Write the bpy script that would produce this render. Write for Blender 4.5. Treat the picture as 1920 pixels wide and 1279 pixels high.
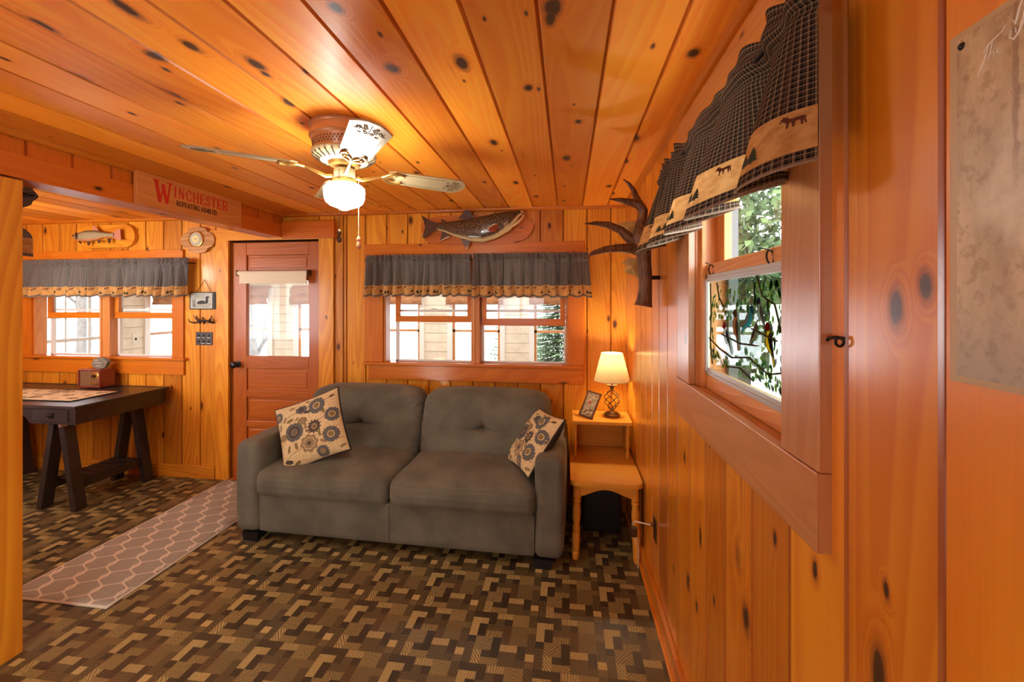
import bpy, math, random
from mathutils import Vector, Matrix, Euler
R = math.radians
rnd = random.Random(7)
for o in list(bpy.data.objects):
    bpy.data.objects.remove(o)
scene = bpy.context.scene
C = scene.collection

# ------------------------------------------------------------------ camera, world, exposure
CAMZ = 1.486
cam_d = bpy.data.cameras.new('camera')
cam = bpy.data.objects.new('camera', cam_d)
C.objects.link(cam)
cam.location = (0, 0, CAMZ)
cam.rotation_euler = (R(90), 0, math.atan(104 / 800))
cam_d.sensor_width = 36
cam_d.lens = 36 * 800 / 1920
cam_d.shift_y = -73.5 / 1920
cam_d.clip_start = 0.02
scene.camera = cam
scene.view_settings.view_transform = 'Standard'
scene.view_settings.look = 'None'
scene.view_settings.exposure = 0.2
scene.view_settings.gamma = 1.0
scene.view_settings.use_curve_mapping = False

world = bpy.data.worlds.new('sky')
scene.world = world
world.use_nodes = True
wt = world.node_tree
for n in list(wt.nodes):
    wt.nodes.remove(n)
wo = wt.nodes.new('ShaderNodeOutputWorld')
wb = wt.nodes.new('ShaderNodeBackground')
wtc = wt.nodes.new('ShaderNodeTexCoord')
wn = wt.nodes.new('ShaderNodeTexNoise')
wn.inputs['Scale'].default_value = 2.2
wn.inputs['Detail'].default_value = 4
wr = wt.nodes.new('ShaderNodeValToRGB')
wr.color_ramp.elements[0].position = 0.35
wr.color_ramp.elements[0].color = (0.86, 0.92, 1.0, 1)
wr.color_ramp.elements[1].position = 0.65
wr.color_ramp.elements[1].color = (1.0, 1.0, 1.0, 1)
wt.links.new(wtc.outputs['Generated'], wn.inputs['Vector'])
wt.links.new(wn.outputs['Fac'], wr.inputs['Fac'])
wt.links.new(wr.outputs['Color'], wb.inputs['Color'])
wb.inputs['Strength'].default_value = 8.5
wt.links.new(wb.outputs[0], wo.inputs[0])


def portal(name, loc, rot, sx, sy):
    """daylight sampling aperture over a real window opening"""
    l = bpy.data.lights.new(name, 'AREA')
    l.shape = 'RECTANGLE'
    l.size, l.size_y = sx, sy
    l.cycles.is_portal = True
    o = bpy.data.objects.new(name, l)
    o.location = loc
    o.rotation_euler = rot
    C.objects.link(o)
    return o


def area(name, loc, rot, sx, sy, power, col):
    l = bpy.data.lights.new(name, 'AREA')
    l.shape = 'RECTANGLE'
    l.size, l.size_y = sx, sy
    l.energy = power
    l.color = col
    o = bpy.data.objects.new(name, l)
    o.location = loc
    o.rotation_euler = rot
    C.objects.link(o)
    return o


def point(name, loc, rad, power, col):
    l = bpy.data.lights.new(name, 'POINT')
    l.shadow_soft_size = rad
    l.energy = power
    l.color = col
    o = bpy.data.objects.new(name, l)
    o.location = loc
    C.objects.link(o)
    return o


# area lights stand just outside the real window openings and shine in (daylight)
DAY = (0.92, 0.96, 1.0)
area('daylight_dining_window', (-3.6, 1.28, 1.45), (R(90), 0, 0), 1.2, 0.9, 16, DAY)
# added fill lights without fixtures, all out of view
point("fill_light_left", (-1.9, 0.45, 0.45), 0.20, 24, (1.0, 0.95, 0.84))  # added low fill left of the camera, lifts the ceiling
point('fill_light_rear', (-0.9, -1.6, 1.3), 0.20, 4, (1.0, 0.95, 0.84))  # added weak fill behind the camera, no known lamp there
area('fill_light_porch', (-2.2, 4.4, 2.2), (R(35), 0, 0), 3.2, 0.4, 55, (1.0, 0.96, 0.90))  # added fill to brighten the porch boards, no known fixture
point('fill_light_dining', (-4.2, 2.0, 1.80), 0.10, 18, (1.0, 0.95, 0.84))  # added fill for the dining area and its ceiling

# ------------------------------------------------------------------ mesh helpers
WLOC = {}


def tag(o, label=None, cat=None, group=None, kind=None):
    if label: o['label'] = label
    if cat: o['category'] = cat
    if group: o['group'] = group
    if kind: o['kind'] = kind
    return o


def thing(name, label, cat, loc=(0, 0, 0), rot=(0, 0, 0), group=None, local=False):
    o = bpy.data.objects.new(name, None)
    o.empty_display_size = 0.05
    C.objects.link(o)
    o.location = loc
    o.rotation_euler = rot
    tag(o, label, cat, group)
    WLOC[o.name] = Vector((0, 0, 0)) if local else Vector(loc)
    return o


class MB:
    def __init__(s):
        s.v = []; s.f = []; s.uv = []; s.m = []; s.t = []; s.col = []; s.usecol = False

    def face(s, pts, uv=None, m=0, t=0.5, col=None):
        b = len(s.v)
        s.v += [tuple(p) for p in pts]
        s.f.append(tuple(range(b, b + len(pts))))
        s.uv.append(uv or [(0, 0)] * len(pts))
        s.m.append(m); s.t.append(t); s.col.append(col or (0, 0, 0))
        if col: s.usecol = True

    def box(s, x0, x1, y0, y1, z0, z1, m=0, grain=None, t=None, M=None):
        if x0 > x1: x0, x1 = x1, x0
        if y0 > y1: y0, y1 = y1, y0
        if z0 > z1: z0, z1 = z1, z0
        d = (x1 - x0, y1 - y0, z1 - z0)
        if grain is None: grain = max(range(3), key=lambda i: d[i])
        if t is None: t = rnd.random()
        ox, oy = rnd.random() * 40, rnd.random() * 40
        b = len(s.v)
        P = [(x, y, z) for z in (z0, z1) for y in (y0, y1) for x in (x0, x1)]
        s.v += [tuple(M @ Vector(p)) if M else p for p in P]
        for q, ax in (((0, 2, 3, 1), 2), ((4, 5, 7, 6), 2), ((0, 1, 5, 4), 1), ((2, 6, 7, 3), 1), ((0, 4, 6, 2), 0), ((1, 3, 7, 5), 0)):
            o = [i for i in (0, 1, 2) if i != ax]
            if grain == ax: a, l = o[0], o[1]
            elif o[0] == grain: a, l = o[1], o[0]
            else: a, l = o[0], o[1]
            s.f.append(tuple(b + i for i in q))
            s.uv.append([(P[i][a] + ox + ax * .37, P[i][l] + oy) for i in q])
            s.m.append(m); s.t.append(t); s.col.append((0, 0, 0))

    def bar(s, p0, p1, w, h, m=0, up=(0, 0, 1), t=None):
        """rectangular bar from p0 to p1: w across, h along up"""
        p0, p1 = Vector(p0), Vector(p1)
        d = p1 - p0
        L = d.length
        y = d.normalized()
        x = y.cross(Vector(up)).normalized()
        z = x.cross(y)
        M = Matrix(((x.x, y.x, z.x, p0.x), (x.y, y.y, z.y, p0.y), (x.z, y.z, z.z, p0.z), (0, 0, 0, 1)))
        s.box(-w / 2, w / 2, 0, L, -h / 2, h / 2, m, 1, t, M)

    def grid(s, fn, nu, nv, m=0, t=0.5, uvf=None, wrapu=False, wrapv=False, flip=False, us=None, vs=None):
        b = len(s.v)
        cu = nu if wrapu else nu + 1
        cv = nv if wrapv else nv + 1
        U = us or [i / nu for i in range(nu + 1)]
        V = vs or [j / nv for j in range(nv + 1)]
        for j in range(cv):
            for i in range(cu):
                s.v.append(tuple(fn(U[i], V[j])))
        for j in range(nv):
            for i in range(nu):
                i2 = (i + 1) % cu; j2 = (j + 1) % cv
                q = [b + j * cu + i, b + j * cu + i2, b + j2 * cu + i2, b + j2 * cu + i]
                uu = [(U[i], V[j]), (U[i + 1], V[j]), (U[i + 1], V[j + 1]), (U[i], V[j + 1])]
                if uvf: uu = [uvf(*w) for w in uu]
                if flip: q.reverse(); uu.reverse()
                s.f.append(tuple(q)); s.uv.append(uu); s.m.append(m); s.t.append(t); s.col.append((0, 0, 0))

    def lathe(s, prof, c=(0, 0, 0), n=24, m=0, axis='z', caps=True, arc=1.0, t=0.5):
        c = Vector(c)
        def pt(r, h, a):
            x, y = r * math.cos(a), r * math.sin(a)
            if axis == 'z': return c + Vector((x, y, h))
            if axis == 'y': return c + Vector((x, h, y))
            return c + Vector((h, x, y))
        fn = lambda u, v: pt(prof[int(round(v * (len(prof) - 1)))][0], prof[int(round(v * (len(prof) - 1)))][1], u * 2 * math.pi)
        s.grid(fn, n, len(prof) - 1, m, t, wrapu=True, uvf=lambda u, v: (u * .3, v * .5), flip=(axis == 'y'))
        if caps:
            b = len(s.v)
            for r, h in (prof[0], prof[-1]):
                if r > 1e-5:
                    s.face([pt(r, h, i / n * 2 * math.pi) for i in range(n)], None, m, t)

    def tube(s, pts, rad, n=8, m=0, t=0.5, sq=(1, 1), caps=True, closed=False, frame=None):
        P = [Vector(p) for p in pts]
        N = len(P)
        if not hasattr(rad, '__len__'): rad = [rad] * N
        b = len(s.v)
        T = []
        for i in range(N):
            if closed: d = P[(i + 1) % N] - P[i - 1]
            else: d = P[min(i + 1, N - 1)] - P[max(i - 1, 0)]
            T.append(d.normalized())
        up = Vector(frame) if frame else (Vector((0, 0, 1)) if abs(T[0].z) < .9 else Vector((1, 0, 0)))
        x = T[0].cross(up).normalized()
        L = 0
        for i in range(N):
            if i: L += (P[i] - P[i - 1]).length
            x = (x - T[i] * x.dot(T[i])).normalized()
            y = T[i].cross(x)
            for k in range(n):
                a = 2 * math.pi * k / n
                s.v.append(tuple(P[i] + rad[i] * (x * math.cos(a) * sq[0] + y * math.sin(a) * sq[1])))
        K = N if closed else N - 1
        for i in range(K):
            for k in range(n):
                k2 = (k + 1) % n; j = (i + 1) % N
                s.f.append((b + i * n + k, b + i * n + k2, b + j * n + k2, b + j * n + k))
                s.uv.append([(k / n * .1, i * .02), ((k + 1) / n * .1, i * .02), ((k + 1) / n * .1, i * .02 + .02), (k / n * .1, i * .02 + .02)])
                s.m.append(m); s.t.append(t); s.col.append((0, 0, 0))
        if caps and not closed:
            for i in (0, N - 1):
                s.f.append(tuple(b + i * n + k for k in range(n)))
                s.uv.append([(0, 0)] * n); s.m.append(m); s.t.append(t); s.col.append((0, 0, 0))

    def prism(s, out, fr, th, m=0, t=0.5, uvs=1.0):
        """outline (list of 2d) extruded by th; fr(a,b,c)->3d"""
        ox, oy = rnd.random() * 20, rnd.random() * 20
        uv = [(p[1] * uvs + ox, p[0] * uvs + oy) for p in out]
        s.face([fr(a, b, 0) for a, b in out], uv, m, t)
        s.face([fr(a, b, th) for a, b in reversed(out)], list(reversed(uv)), m, t)
        n = len(out)
        for i in range(n):
            a, b = out[i], out[(i + 1) % n]
            s.face([fr(a[0], a[1], 0), fr(a[0], a[1], th), fr(b[0], b[1], th), fr(b[0], b[1], 0)],
                   [(ox, oy), (ox + th, oy), (ox + th, oy + .05), (ox, oy + .05)], m, t)

    def rbox(s, c, h, r, n=10, m=0, t=0.5, fn=None, M=None, exp=None):
        """rounded box, half sizes h, corner radius r, n subdivisions, fn deforms local p"""
        h = Vector(h); c = Vector(c)
        if not hasattr(r, '__len__'): r = (r, r, r)
        q = [math.sin((i / n * 2 - 1) * math.pi / 2) for i in range(n + 1)]
        def proj(a):
            P = Vector((a[0] * h.x, a[1] * h.y, a[2] * h.z))
            cl = Vector([max(-(h[i] - r[i]), min(h[i] - r[i], P[i])) for i in range(3)])
            d = Vector([(P[i] - cl[i]) / r[i] for i in range(3)])
            if d.length > 1e-6:
                mx = max(abs(d.x), abs(d.y), abs(d.z))
                d = d.normalized() * mx
            p = cl + Vector([d[i] * r[i] for i in range(3)])
            if fn: p = Vector(fn(p, a))
            if M: p = M @ p
            return p + c
        for ax in range(3):
            for sg in (-1, 1):
                o = [(ax + 1) % 3, (ax + 2) % 3]
                def f(u, v):
                    a = [0, 0, 0]
                    a[ax] = sg; a[o[0]] = q[int(round(u * n))]; a[o[1]] = q[int(round(v * n))]
                    return proj(a)
                s.grid(f, n, n, m, t, uvf=lambda u, v: (u * h[o[0]] * 2, v * h[o[1]] * 2), flip=(sg < 0))

    def build(s, name, mats, parent=None, smooth=None, bevel=0, loc=None, weld=False, sub=0, solid=0, seg=2, kind=None):
        me = bpy.data.meshes.new(name)
        V = [Vector(p) for p in s.v]
        if parent is not None:
            off = WLOC.get(parent.name, Vector((0, 0, 0)))
        elif loc is not None:
            off = Vector(loc)
        else:
            lo = [min(p[i] for p in V) for i in range(3)]; hi = [max(p[i] for p in V) for i in range(3)]
            off = Vector(((lo[0] + hi[0]) / 2, (lo[1] + hi[1]) / 2, lo[2]))
        me.from_pydata([tuple(p - off) for p in V], [], s.f)
        uvl = me.uv_layers.new(name='UVMap')
        flat = []
        for q in s.uv:
            for a in q: flat += [a[0], a[1]]
        uvl.data.foreach_set('uv', flat)
        me.polygons.foreach_set('material_index', s.m)
        at = me.attributes.new('tone', 'FLOAT', 'FACE')
        at.data.foreach_set('value', [float(x) for x in s.t])
        if s.usecol:
            ac = me.attributes.new('col', 'FLOAT_VECTOR', 'FACE')
            ac.data.foreach_set('vector', [x for c_ in s.col for x in c_])
        if not isinstance(mats, (list, tuple)): mats = [mats]
        for mm in mats: me.materials.append(mm)
        if weld:
            import bmesh
            bm = bmesh.new(); bm.from_mesh(me)
            bmesh.ops.remove_doubles(bm, verts=bm.verts, dist=1e-5)
            bmesh.ops.recalc_face_normals(bm, faces=bm.faces)
            bm.to_mesh(me); bm.free()
        me.update()
        if smooth is not None:
            me.polygons.foreach_set('use_smooth', [True] * len(me.polygons))
            me.set_sharp_from_angle(angle=R(smooth))
        o = bpy.data.objects.new(name, me)
        C.objects.link(o)
        if parent is not None:
            o.parent = parent
        else:
            o.location = off
        WLOC[o.name] = off
        if sub:
            md = o.modifiers.new('s', 'SUBSURF'); md.levels = sub; md.render_levels = sub
        if solid:
            md = o.modifiers.new('t', 'SOLIDIFY'); md.thickness = solid; md.offset = -1
        if bevel:
            md = o.modifiers.new('b', 'BEVEL'); md.width = bevel; md.segments = seg
            md.limit_method = 'ANGLE'; md.angle_limit = R(40)
            md.harden_normals = False
        if kind: o['kind'] = kind
        return o


def struct(mb, name, mats, **k):
    return mb.build(name, mats, kind='structure', **k)
# ------------------------------------------------------------------ materials
def srgb(r, g, b):
    f = lambda c: (c / 255 / 12.92) if c / 255 <= .04045 else ((c / 255 + .055) / 1.055) ** 2.4
    return (f(r), f(g), f(b), 1)


class NT:
    def __init__(s, name):
        s.mat = bpy.data.materials.new(name)
        s.mat.use_nodes = True
        s.t = s.mat.node_tree
        for n in list(s.t.nodes): s.t.nodes.remove(n)
        s.out = s.t.nodes.new('ShaderNodeOutputMaterial')

    def n(s, typ, **k):
        nd = s.t.nodes.new('ShaderNode' + typ)
        for a, v in k.items(): setattr(nd, a, v)
        return nd

    def set(s, nd, **k):
        for a, v in k.items():
            key = a.replace('_', ' ')
            s.inp(nd.inputs[key], v)
        return nd

    def inp(s, sock, v):
        if isinstance(v, bpy.types.NodeSocket): s.t.links.new(v, sock)
        else:
            if isinstance(v, tuple) and len(v) == 3 and sock.type == 'RGBA': v = v + (1,)
            sock.default_value = v

    def math(s, op, a, b=None, c=None, clamp=False):
        nd = s.n('Math', operation=op, use_clamp=clamp)
        s.inp(nd.inputs[0], a)
        if b is not None: s.inp(nd.inputs[1], b)
        if c is not None: s.inp(nd.inputs[2], c)
        return nd.outputs[0]

    def ss(s, x, a, b, lo=0.0, hi=1.0):
        nd = s.n('MapRange', interpolation_type='SMOOTHSTEP')
        s.inp(nd.inputs['Value'], x)
        s.inp(nd.inputs['From Min'], a); s.inp(nd.inputs['From Max'], b)
        s.inp(nd.inputs['To Min'], lo); s.inp(nd.inputs['To Max'], hi)
        return nd.outputs['Result']

    def mix(s, f, a, b, blend='MIX'):
        nd = s.n('Mix', data_type='RGBA', blend_type=blend)
        s.inp(nd.inputs['Factor'], f); s.inp(nd.inputs['A'], a) if False else None
        ins = [i for i in nd.inputs if i.type == 'RGBA']
        s.inp(nd.inputs[0], f); s.inp(ins[0], a); s.inp(ins[1], b)
        return [o for o in nd.outputs if o.type == 'RGBA'][0]

    def comb(s, x, y, z=0.0):
        nd = s.n('CombineXYZ')
        s.inp(nd.inputs[0], x); s.inp(nd.inputs[1], y); s.inp(nd.inputs[2], z)
        return nd.outputs[0]

    def sep(s, v):
        nd = s.n('SeparateXYZ'); s.inp(nd.inputs[0], v)
        return nd.outputs

    def uv(s): return s.n('UVMap', uv_map='UVMap').outputs[0]

    def obj(s): return s.n('TexCoord').outputs['Object']

    def noise(s, v, scale, detail=2.0, rough=.5, dim='3D', out=0):
        nd = s.n('TexNoise', noise_dimensions=dim)
        s.inp(nd.inputs['Vector'], v); nd.inputs['Scale'].default_value = scale
        nd.inputs['Detail'].default_value = detail; nd.inputs['Roughness'].default_value = rough
        return nd.outputs[out]

    def bump(s, h, strength=.3, dist=.01):
        nd = s.n('Bump'); nd.inputs['Strength'].default_value = strength; nd.inputs['Distance'].default_value = dist
        s.inp(nd.inputs['Height'], h)
        return nd.outputs[0]

    def bsdf(s, **k):
        nd = s.n('BsdfPrincipled')
        for a, v in k.items():
            s.inp(nd.inputs[a.replace('_', ' ')], v)
        s.t.links.new(nd.outputs[0], s.out.inputs[0])
        return nd


def simple(name, col, rough=.5, metal=0.0, spec=.5, noise=0.0, nscale=40, bump=0.0, coat=0.0, emit=None, es=1.0, sss=0):
    t = NT(name)
    c = col
    k = {}
    if noise or bump:
        nz = t.noise(t.obj(), nscale, 3)
        if noise:
            c = t.mix(t.ss(nz, .3, .7), tuple(x * (1 - noise) for x in col[:3]) + (1,), tuple(min(1, x * (1 + noise)) for x in col[:3]) + (1,))
        if bump: k['Normal'] = t.bump(nz, bump, .004)
    b = t.bsdf(Base_Color=c, Roughness=rough, Metallic=metal, Specular_IOR_Level=spec, Coat_Weight=coat, Coat_Roughness=.12, **k)
    if emit:
        b.inputs['Emission Color'].default_value = emit
        b.inputs['Emission Strength'].default_value = es
    return t.mat


def pine(name, light, mid, dark, rough=.34, coat=.28, density=.42, gscale=1.0, contrast=.55, knots=None, tonevar=.22, space=None, crough=.16, cior=1.5, spec=.28):
    t = NT(name)
    uv = t.sep(t.uv())
    u, v = uv[0], uv[1]
    tone = t.n('Attribute', attribute_name='tone').outputs['Fac']
    # knots
    vor = t.n('TexVoronoi', voronoi_dimensions='2D', feature='F1')
    t.inp(vor.inputs['Vector'], t.comb(t.math('MULTIPLY', u, 6.2), t.math('MULTIPLY', v, 3.0)))
    vor.inputs['Scale'].default_value = 1
    vor.inputs['Randomness'].default_value = .85
    d = vor.outputs['Distance']
    cr = t.sep(vor.outputs['Color'])
    wob = t.noise(t.comb(t.math('MULTIPLY', u, 30), t.math('MULTIPLY', v, 20)), 1, 2)
    d = t.math('ADD', d, t.math('MULTIPLY', t.math('SUBTRACT', wob, .5), .07))
    pres = t.ss(cr[0], 1 - density, 1 - density + .02)
    ksz = t.math('ADD', t.math('MULTIPLY', t.math('POWER', cr[1], 2.0), .085), .024)
    dn = t.math('DIVIDE', d, ksz)
    if knots:
        pos = t.sep(space(t) if space else t.obj())
        for (ax, a0, b0, ra, rb) in knots:
            A = pos[ax[0]]; B = pos[ax[1]]
            da = t.math('DIVIDE', t.math('SUBTRACT', A, a0), ra)
            db = t.math('DIVIDE', t.math('SUBTRACT', B, b0), rb)
            dd = t.math('SQRT', t.math('ADD', t.math('MULTIPLY', da, da), t.math('MULTIPLY', db, db)))
            dd = t.math('ADD', dd, t.math('MULTIPLY', t.math('SUBTRACT', wob, .5), .9))
            dn = t.math('MINIMUM', dn, dd)
            pres = t.math('MAXIMUM', pres, t.ss(dd, 4.2, 3.6))
    core = t.math('MULTIPLY', t.ss(dn, 1.05, .8), pres)
    inner = t.math('MULTIPLY', t.ss(dn, .75, .45), pres)
    halo = t.math('MULTIPLY', t.ss(dn, 3.2, .8), pres)
    # cathedral grain as contour lines of a stretched noise, bent round knots
    n1 = t.noise(t.comb(t.math('MULTIPLY', u, 4.2 * gscale), t.math('MULTIPLY', v, .38 * gscale)), 1, 1.2, .4)
    g = t.math('ADD', t.math('MULTIPLY', n1, 21.0), t.math('MULTIPLY', halo, 2.6))
    fr = t.math('FRACT', g)
    gr = t.math('MULTIPLY', t.ss(fr, 0.0, .82), t.ss(fr, 1.0, .82))
    fib = t.noise(t.comb(t.math('MULTIPLY', u, 260), t.math('MULTIPLY', v, 5)), 1, 2)
    broad = t.noise(t.comb(t.math('MULTIPLY', u, 5), t.math('MULTIPLY', v, 1.3)), 1, 2)
    k = t.math('ADD', t.math('MULTIPLY', gr, contrast), t.math('MULTIPLY', t.ss(broad, .35, .7), .35))
    k = t.math('ADD', k, t.math('MULTIPLY', t.math('SUBTRACT', fib, .5), .35), clamp=True)
    col = t.mix(k, light, mid)
    # board tone
    tv = t.math('ADD', 1 - tonevar, t.math('MULTIPLY', tone, 2 * tonevar))
    tc = t.n('CombineColor')
    t.inp(tc.inputs[0], tv)
    t.inp(tc.inputs[1], t.math('POWER', tv, 1.35)); t.inp(tc.inputs[2], t.math('POWER', tv, 1.6))
    col = t.mix(1.0, col, tc.outputs[0], 'MULTIPLY')
    col = t.mix(t.math('MULTIPLY', halo, .48), col, mid)
    ht = t.math('MULTIPLY', t.math('MULTIPLY', t.ss(dn, 1.9, .9), pres), .55)
    col = t.mix(ht, col, dark)
    ck = t.mix(inner, dark, tuple(x * .55 for x in dark[:3]) + (1,))
    col = t.mix(t.math('MULTIPLY', core, .93), col, ck)
    # occasional dark pitch streak
    st = t.noise(t.comb(t.math('MULTIPLY', u, 22), t.math('MULTIPLY', v, 1.1)), 1, 3, .6)
    col = t.mix(t.ss(st, .66, .78, 0, .55), col, dark)
    nb = t.bump(t.math('ADD', t.math('MULTIPLY', gr, .5), t.math('MULTIPLY', t.noise(t.comb(t.math('MULTIPLY', u, 14), t.math('MULTIPLY', v, 3)), 1, 2), 1.2)), .22, .003)
    rg = t.math('ADD', rough, t.math('MULTIPLY', fib, .12))
    t.bsdf(Base_Color=col, Roughness=rg, Coat_Weight=coat, Coat_Roughness=crough, Coat_IOR=cior, Specular_IOR_Level=spec, Normal=nb)
    return t.mat


WALLP = dict(light=srgb(224, 150, 40), mid=srgb(196, 108, 16), dark=srgb(84, 44, 14))
M = {}
M['wall'] = pine('pine_wall', WALLP['light'], WALLP['mid'], WALLP['dark'], density=.42)
M['ceil'] = pine('pine_ceiling', srgb(248, 160, 46), srgb(232, 120, 22), srgb(68, 38, 22), density=.5, rough=.42, coat=.35, crough=.36, contrast=.42, tonevar=.3,
                 knots=[((0, 1), -.532, 1.246, .018, .026), ((0, 1), -.037, 1.037, .02, .03), ((0, 1), -.131, 1.419, .012, .018), ((0, 1), .044, 1.71, .012, .017),
                        ((0, 1), -1.189, 1.095, .016, .024), ((0, 1), -.927, 1.171, .014, .03), ((0, 1), -1.065, .907, .014, .035), ((0, 1), .359, 1.283, .013, .02), ((0, 1), -.558, .973, .014, .02)])
M['right'] = pine('pine_right_wall', srgb(222, 142, 30), srgb(200, 104, 10), srgb(76, 42, 22), density=.25, gscale=.8, contrast=.5, coat=1.0, crough=.22, cior=1.75,
                  knots=[((1, 2), .624, 1.478, .011, .022), ((1, 2), .577, 1.505, .009, .016), ((1, 2), 1.1, .717, .017, .030), ((1, 2), .655, .962, .012, .04),
                         ((1, 2), .955, .992, .008, .014), ((1, 2), 1.604, .481, .012, .025), ((1, 2), 1.33, .60, .008, .014), ((1, 2), 1.46, .72, .008, .03)])
M['trim'] = pine('pine_trim', srgb(212, 122, 26), srgb(186, 90, 10), srgb(84, 42, 16), density=.16, contrast=.3, tonevar=.12)
M['casing'] = pine('pine_casing_pale', srgb(200, 138, 82), srgb(178, 110, 58), srgb(96, 60, 40), density=.2, contrast=.35, tonevar=.1, rough=.34, coat=1.0, crough=.25, cior=1.75)
M['sash'] = pine('pine_sash', srgb(218, 150, 84), srgb(186, 110, 52), srgb(120, 60, 26), density=.05, contrast=.3, tonevar=.1)
M['beam'] = pine('pine_beam', srgb(214, 114, 30), srgb(188, 84, 14), srgb(74, 34, 12), density=.3, contrast=.25, tonevar=.12)
M['door'] = pine('fir_door', srgb(184, 100, 36), srgb(158, 75, 20), srgb(96, 46, 16), density=.0, contrast=.3, tonevar=.1, rough=.3)
M['maple'] = pine('maple_furniture', srgb(224, 156, 54), srgb(198, 122, 32), srgb(120, 62, 22), density=.05, contrast=.2, tonevar=.06, rough=.3)
M['sign'] = pine('pine_sign_board', srgb(216, 140, 72), srgb(190, 106, 46), srgb(84, 46, 26), density=.12, contrast=.3, tonevar=.06, rough=.5, coat=.1)
M['plaque'] = pine('oak_plaque', srgb(206, 150, 88), srgb(160, 104, 54), srgb(90, 50, 22), density=0, contrast=.6, tonevar=.06)
M['blackwood'] = simple('black_stained_wood', srgb(46, 40, 38), .38, coat=.25, noise=.25, nscale=14)
M['porch'] = simple('porch_painted_board', srgb(226, 216, 196), .6, noise=.08, nscale=9)
M['porchdark'] = simple('porch_dark_joint', srgb(140, 126, 104), .8)  # darker beige for board joints and porch floor
M['white'] = simple('white_window_paint', srgb(232, 230, 224), .5)
M['vinyl'] = simple('silver_aluminium', srgb(196, 192, 186), .35, .55)
M['sofa'] = None


def glass_mat(name, tint=(1, 1, 1, 1), refl=1.0, rough=0.0):
    t = NT(name)
    tr = t.n('BsdfTransparent'); tr.inputs[0].default_value = tint
    gl = t.n('BsdfGlossy'); gl.inputs['Roughness'].default_value = rough
    fr = t.n('Fresnel'); fr.inputs[0].default_value = 1.45
    geo = t.n('NewGeometry')
    f = t.math('MULTIPLY', fr.outputs[0], t.math('SUBTRACT', refl, t.math('MULTIPLY', geo.outputs['Backfacing'], refl)), clamp=True)
    mx = t.n('MixShader')
    t.inp(mx.inputs[0], f)
    t.t.links.new(tr.outputs[0], mx.inputs[1]); t.t.links.new(gl.outputs[0], mx.inputs[2])
    t.t.links.new(mx.outputs[0], t.out.inputs[0])
    return t.mat


M['glass'] = glass_mat('window_glass', refl=.6)


def film(name, col, alpha=.75):
    t = NT(name)
    tr = t.n('BsdfTransparent')
    tl = t.n('BsdfTranslucent'); tl.inputs[0].default_value = col
    df = t.n('BsdfDiffuse'); df.inputs[0].default_value = col
    a = t.n('MixShader'); a.inputs[0].default_value = .4
    t.t.links.new(tl.outputs[0], a.inputs[1]); t.t.links.new(df.outputs[0], a.inputs[2])
    tr.inputs[0].default_value = col
    b = t.n('MixShader'); b.inputs[0].default_value = alpha
    t.t.links.new(tr.outputs[0], b.inputs[1]); t.t.links.new(a.outputs[0], b.inputs[2])
    t.t.links.new(b.outputs[0], t.out.inputs[0])
    return t.mat


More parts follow.
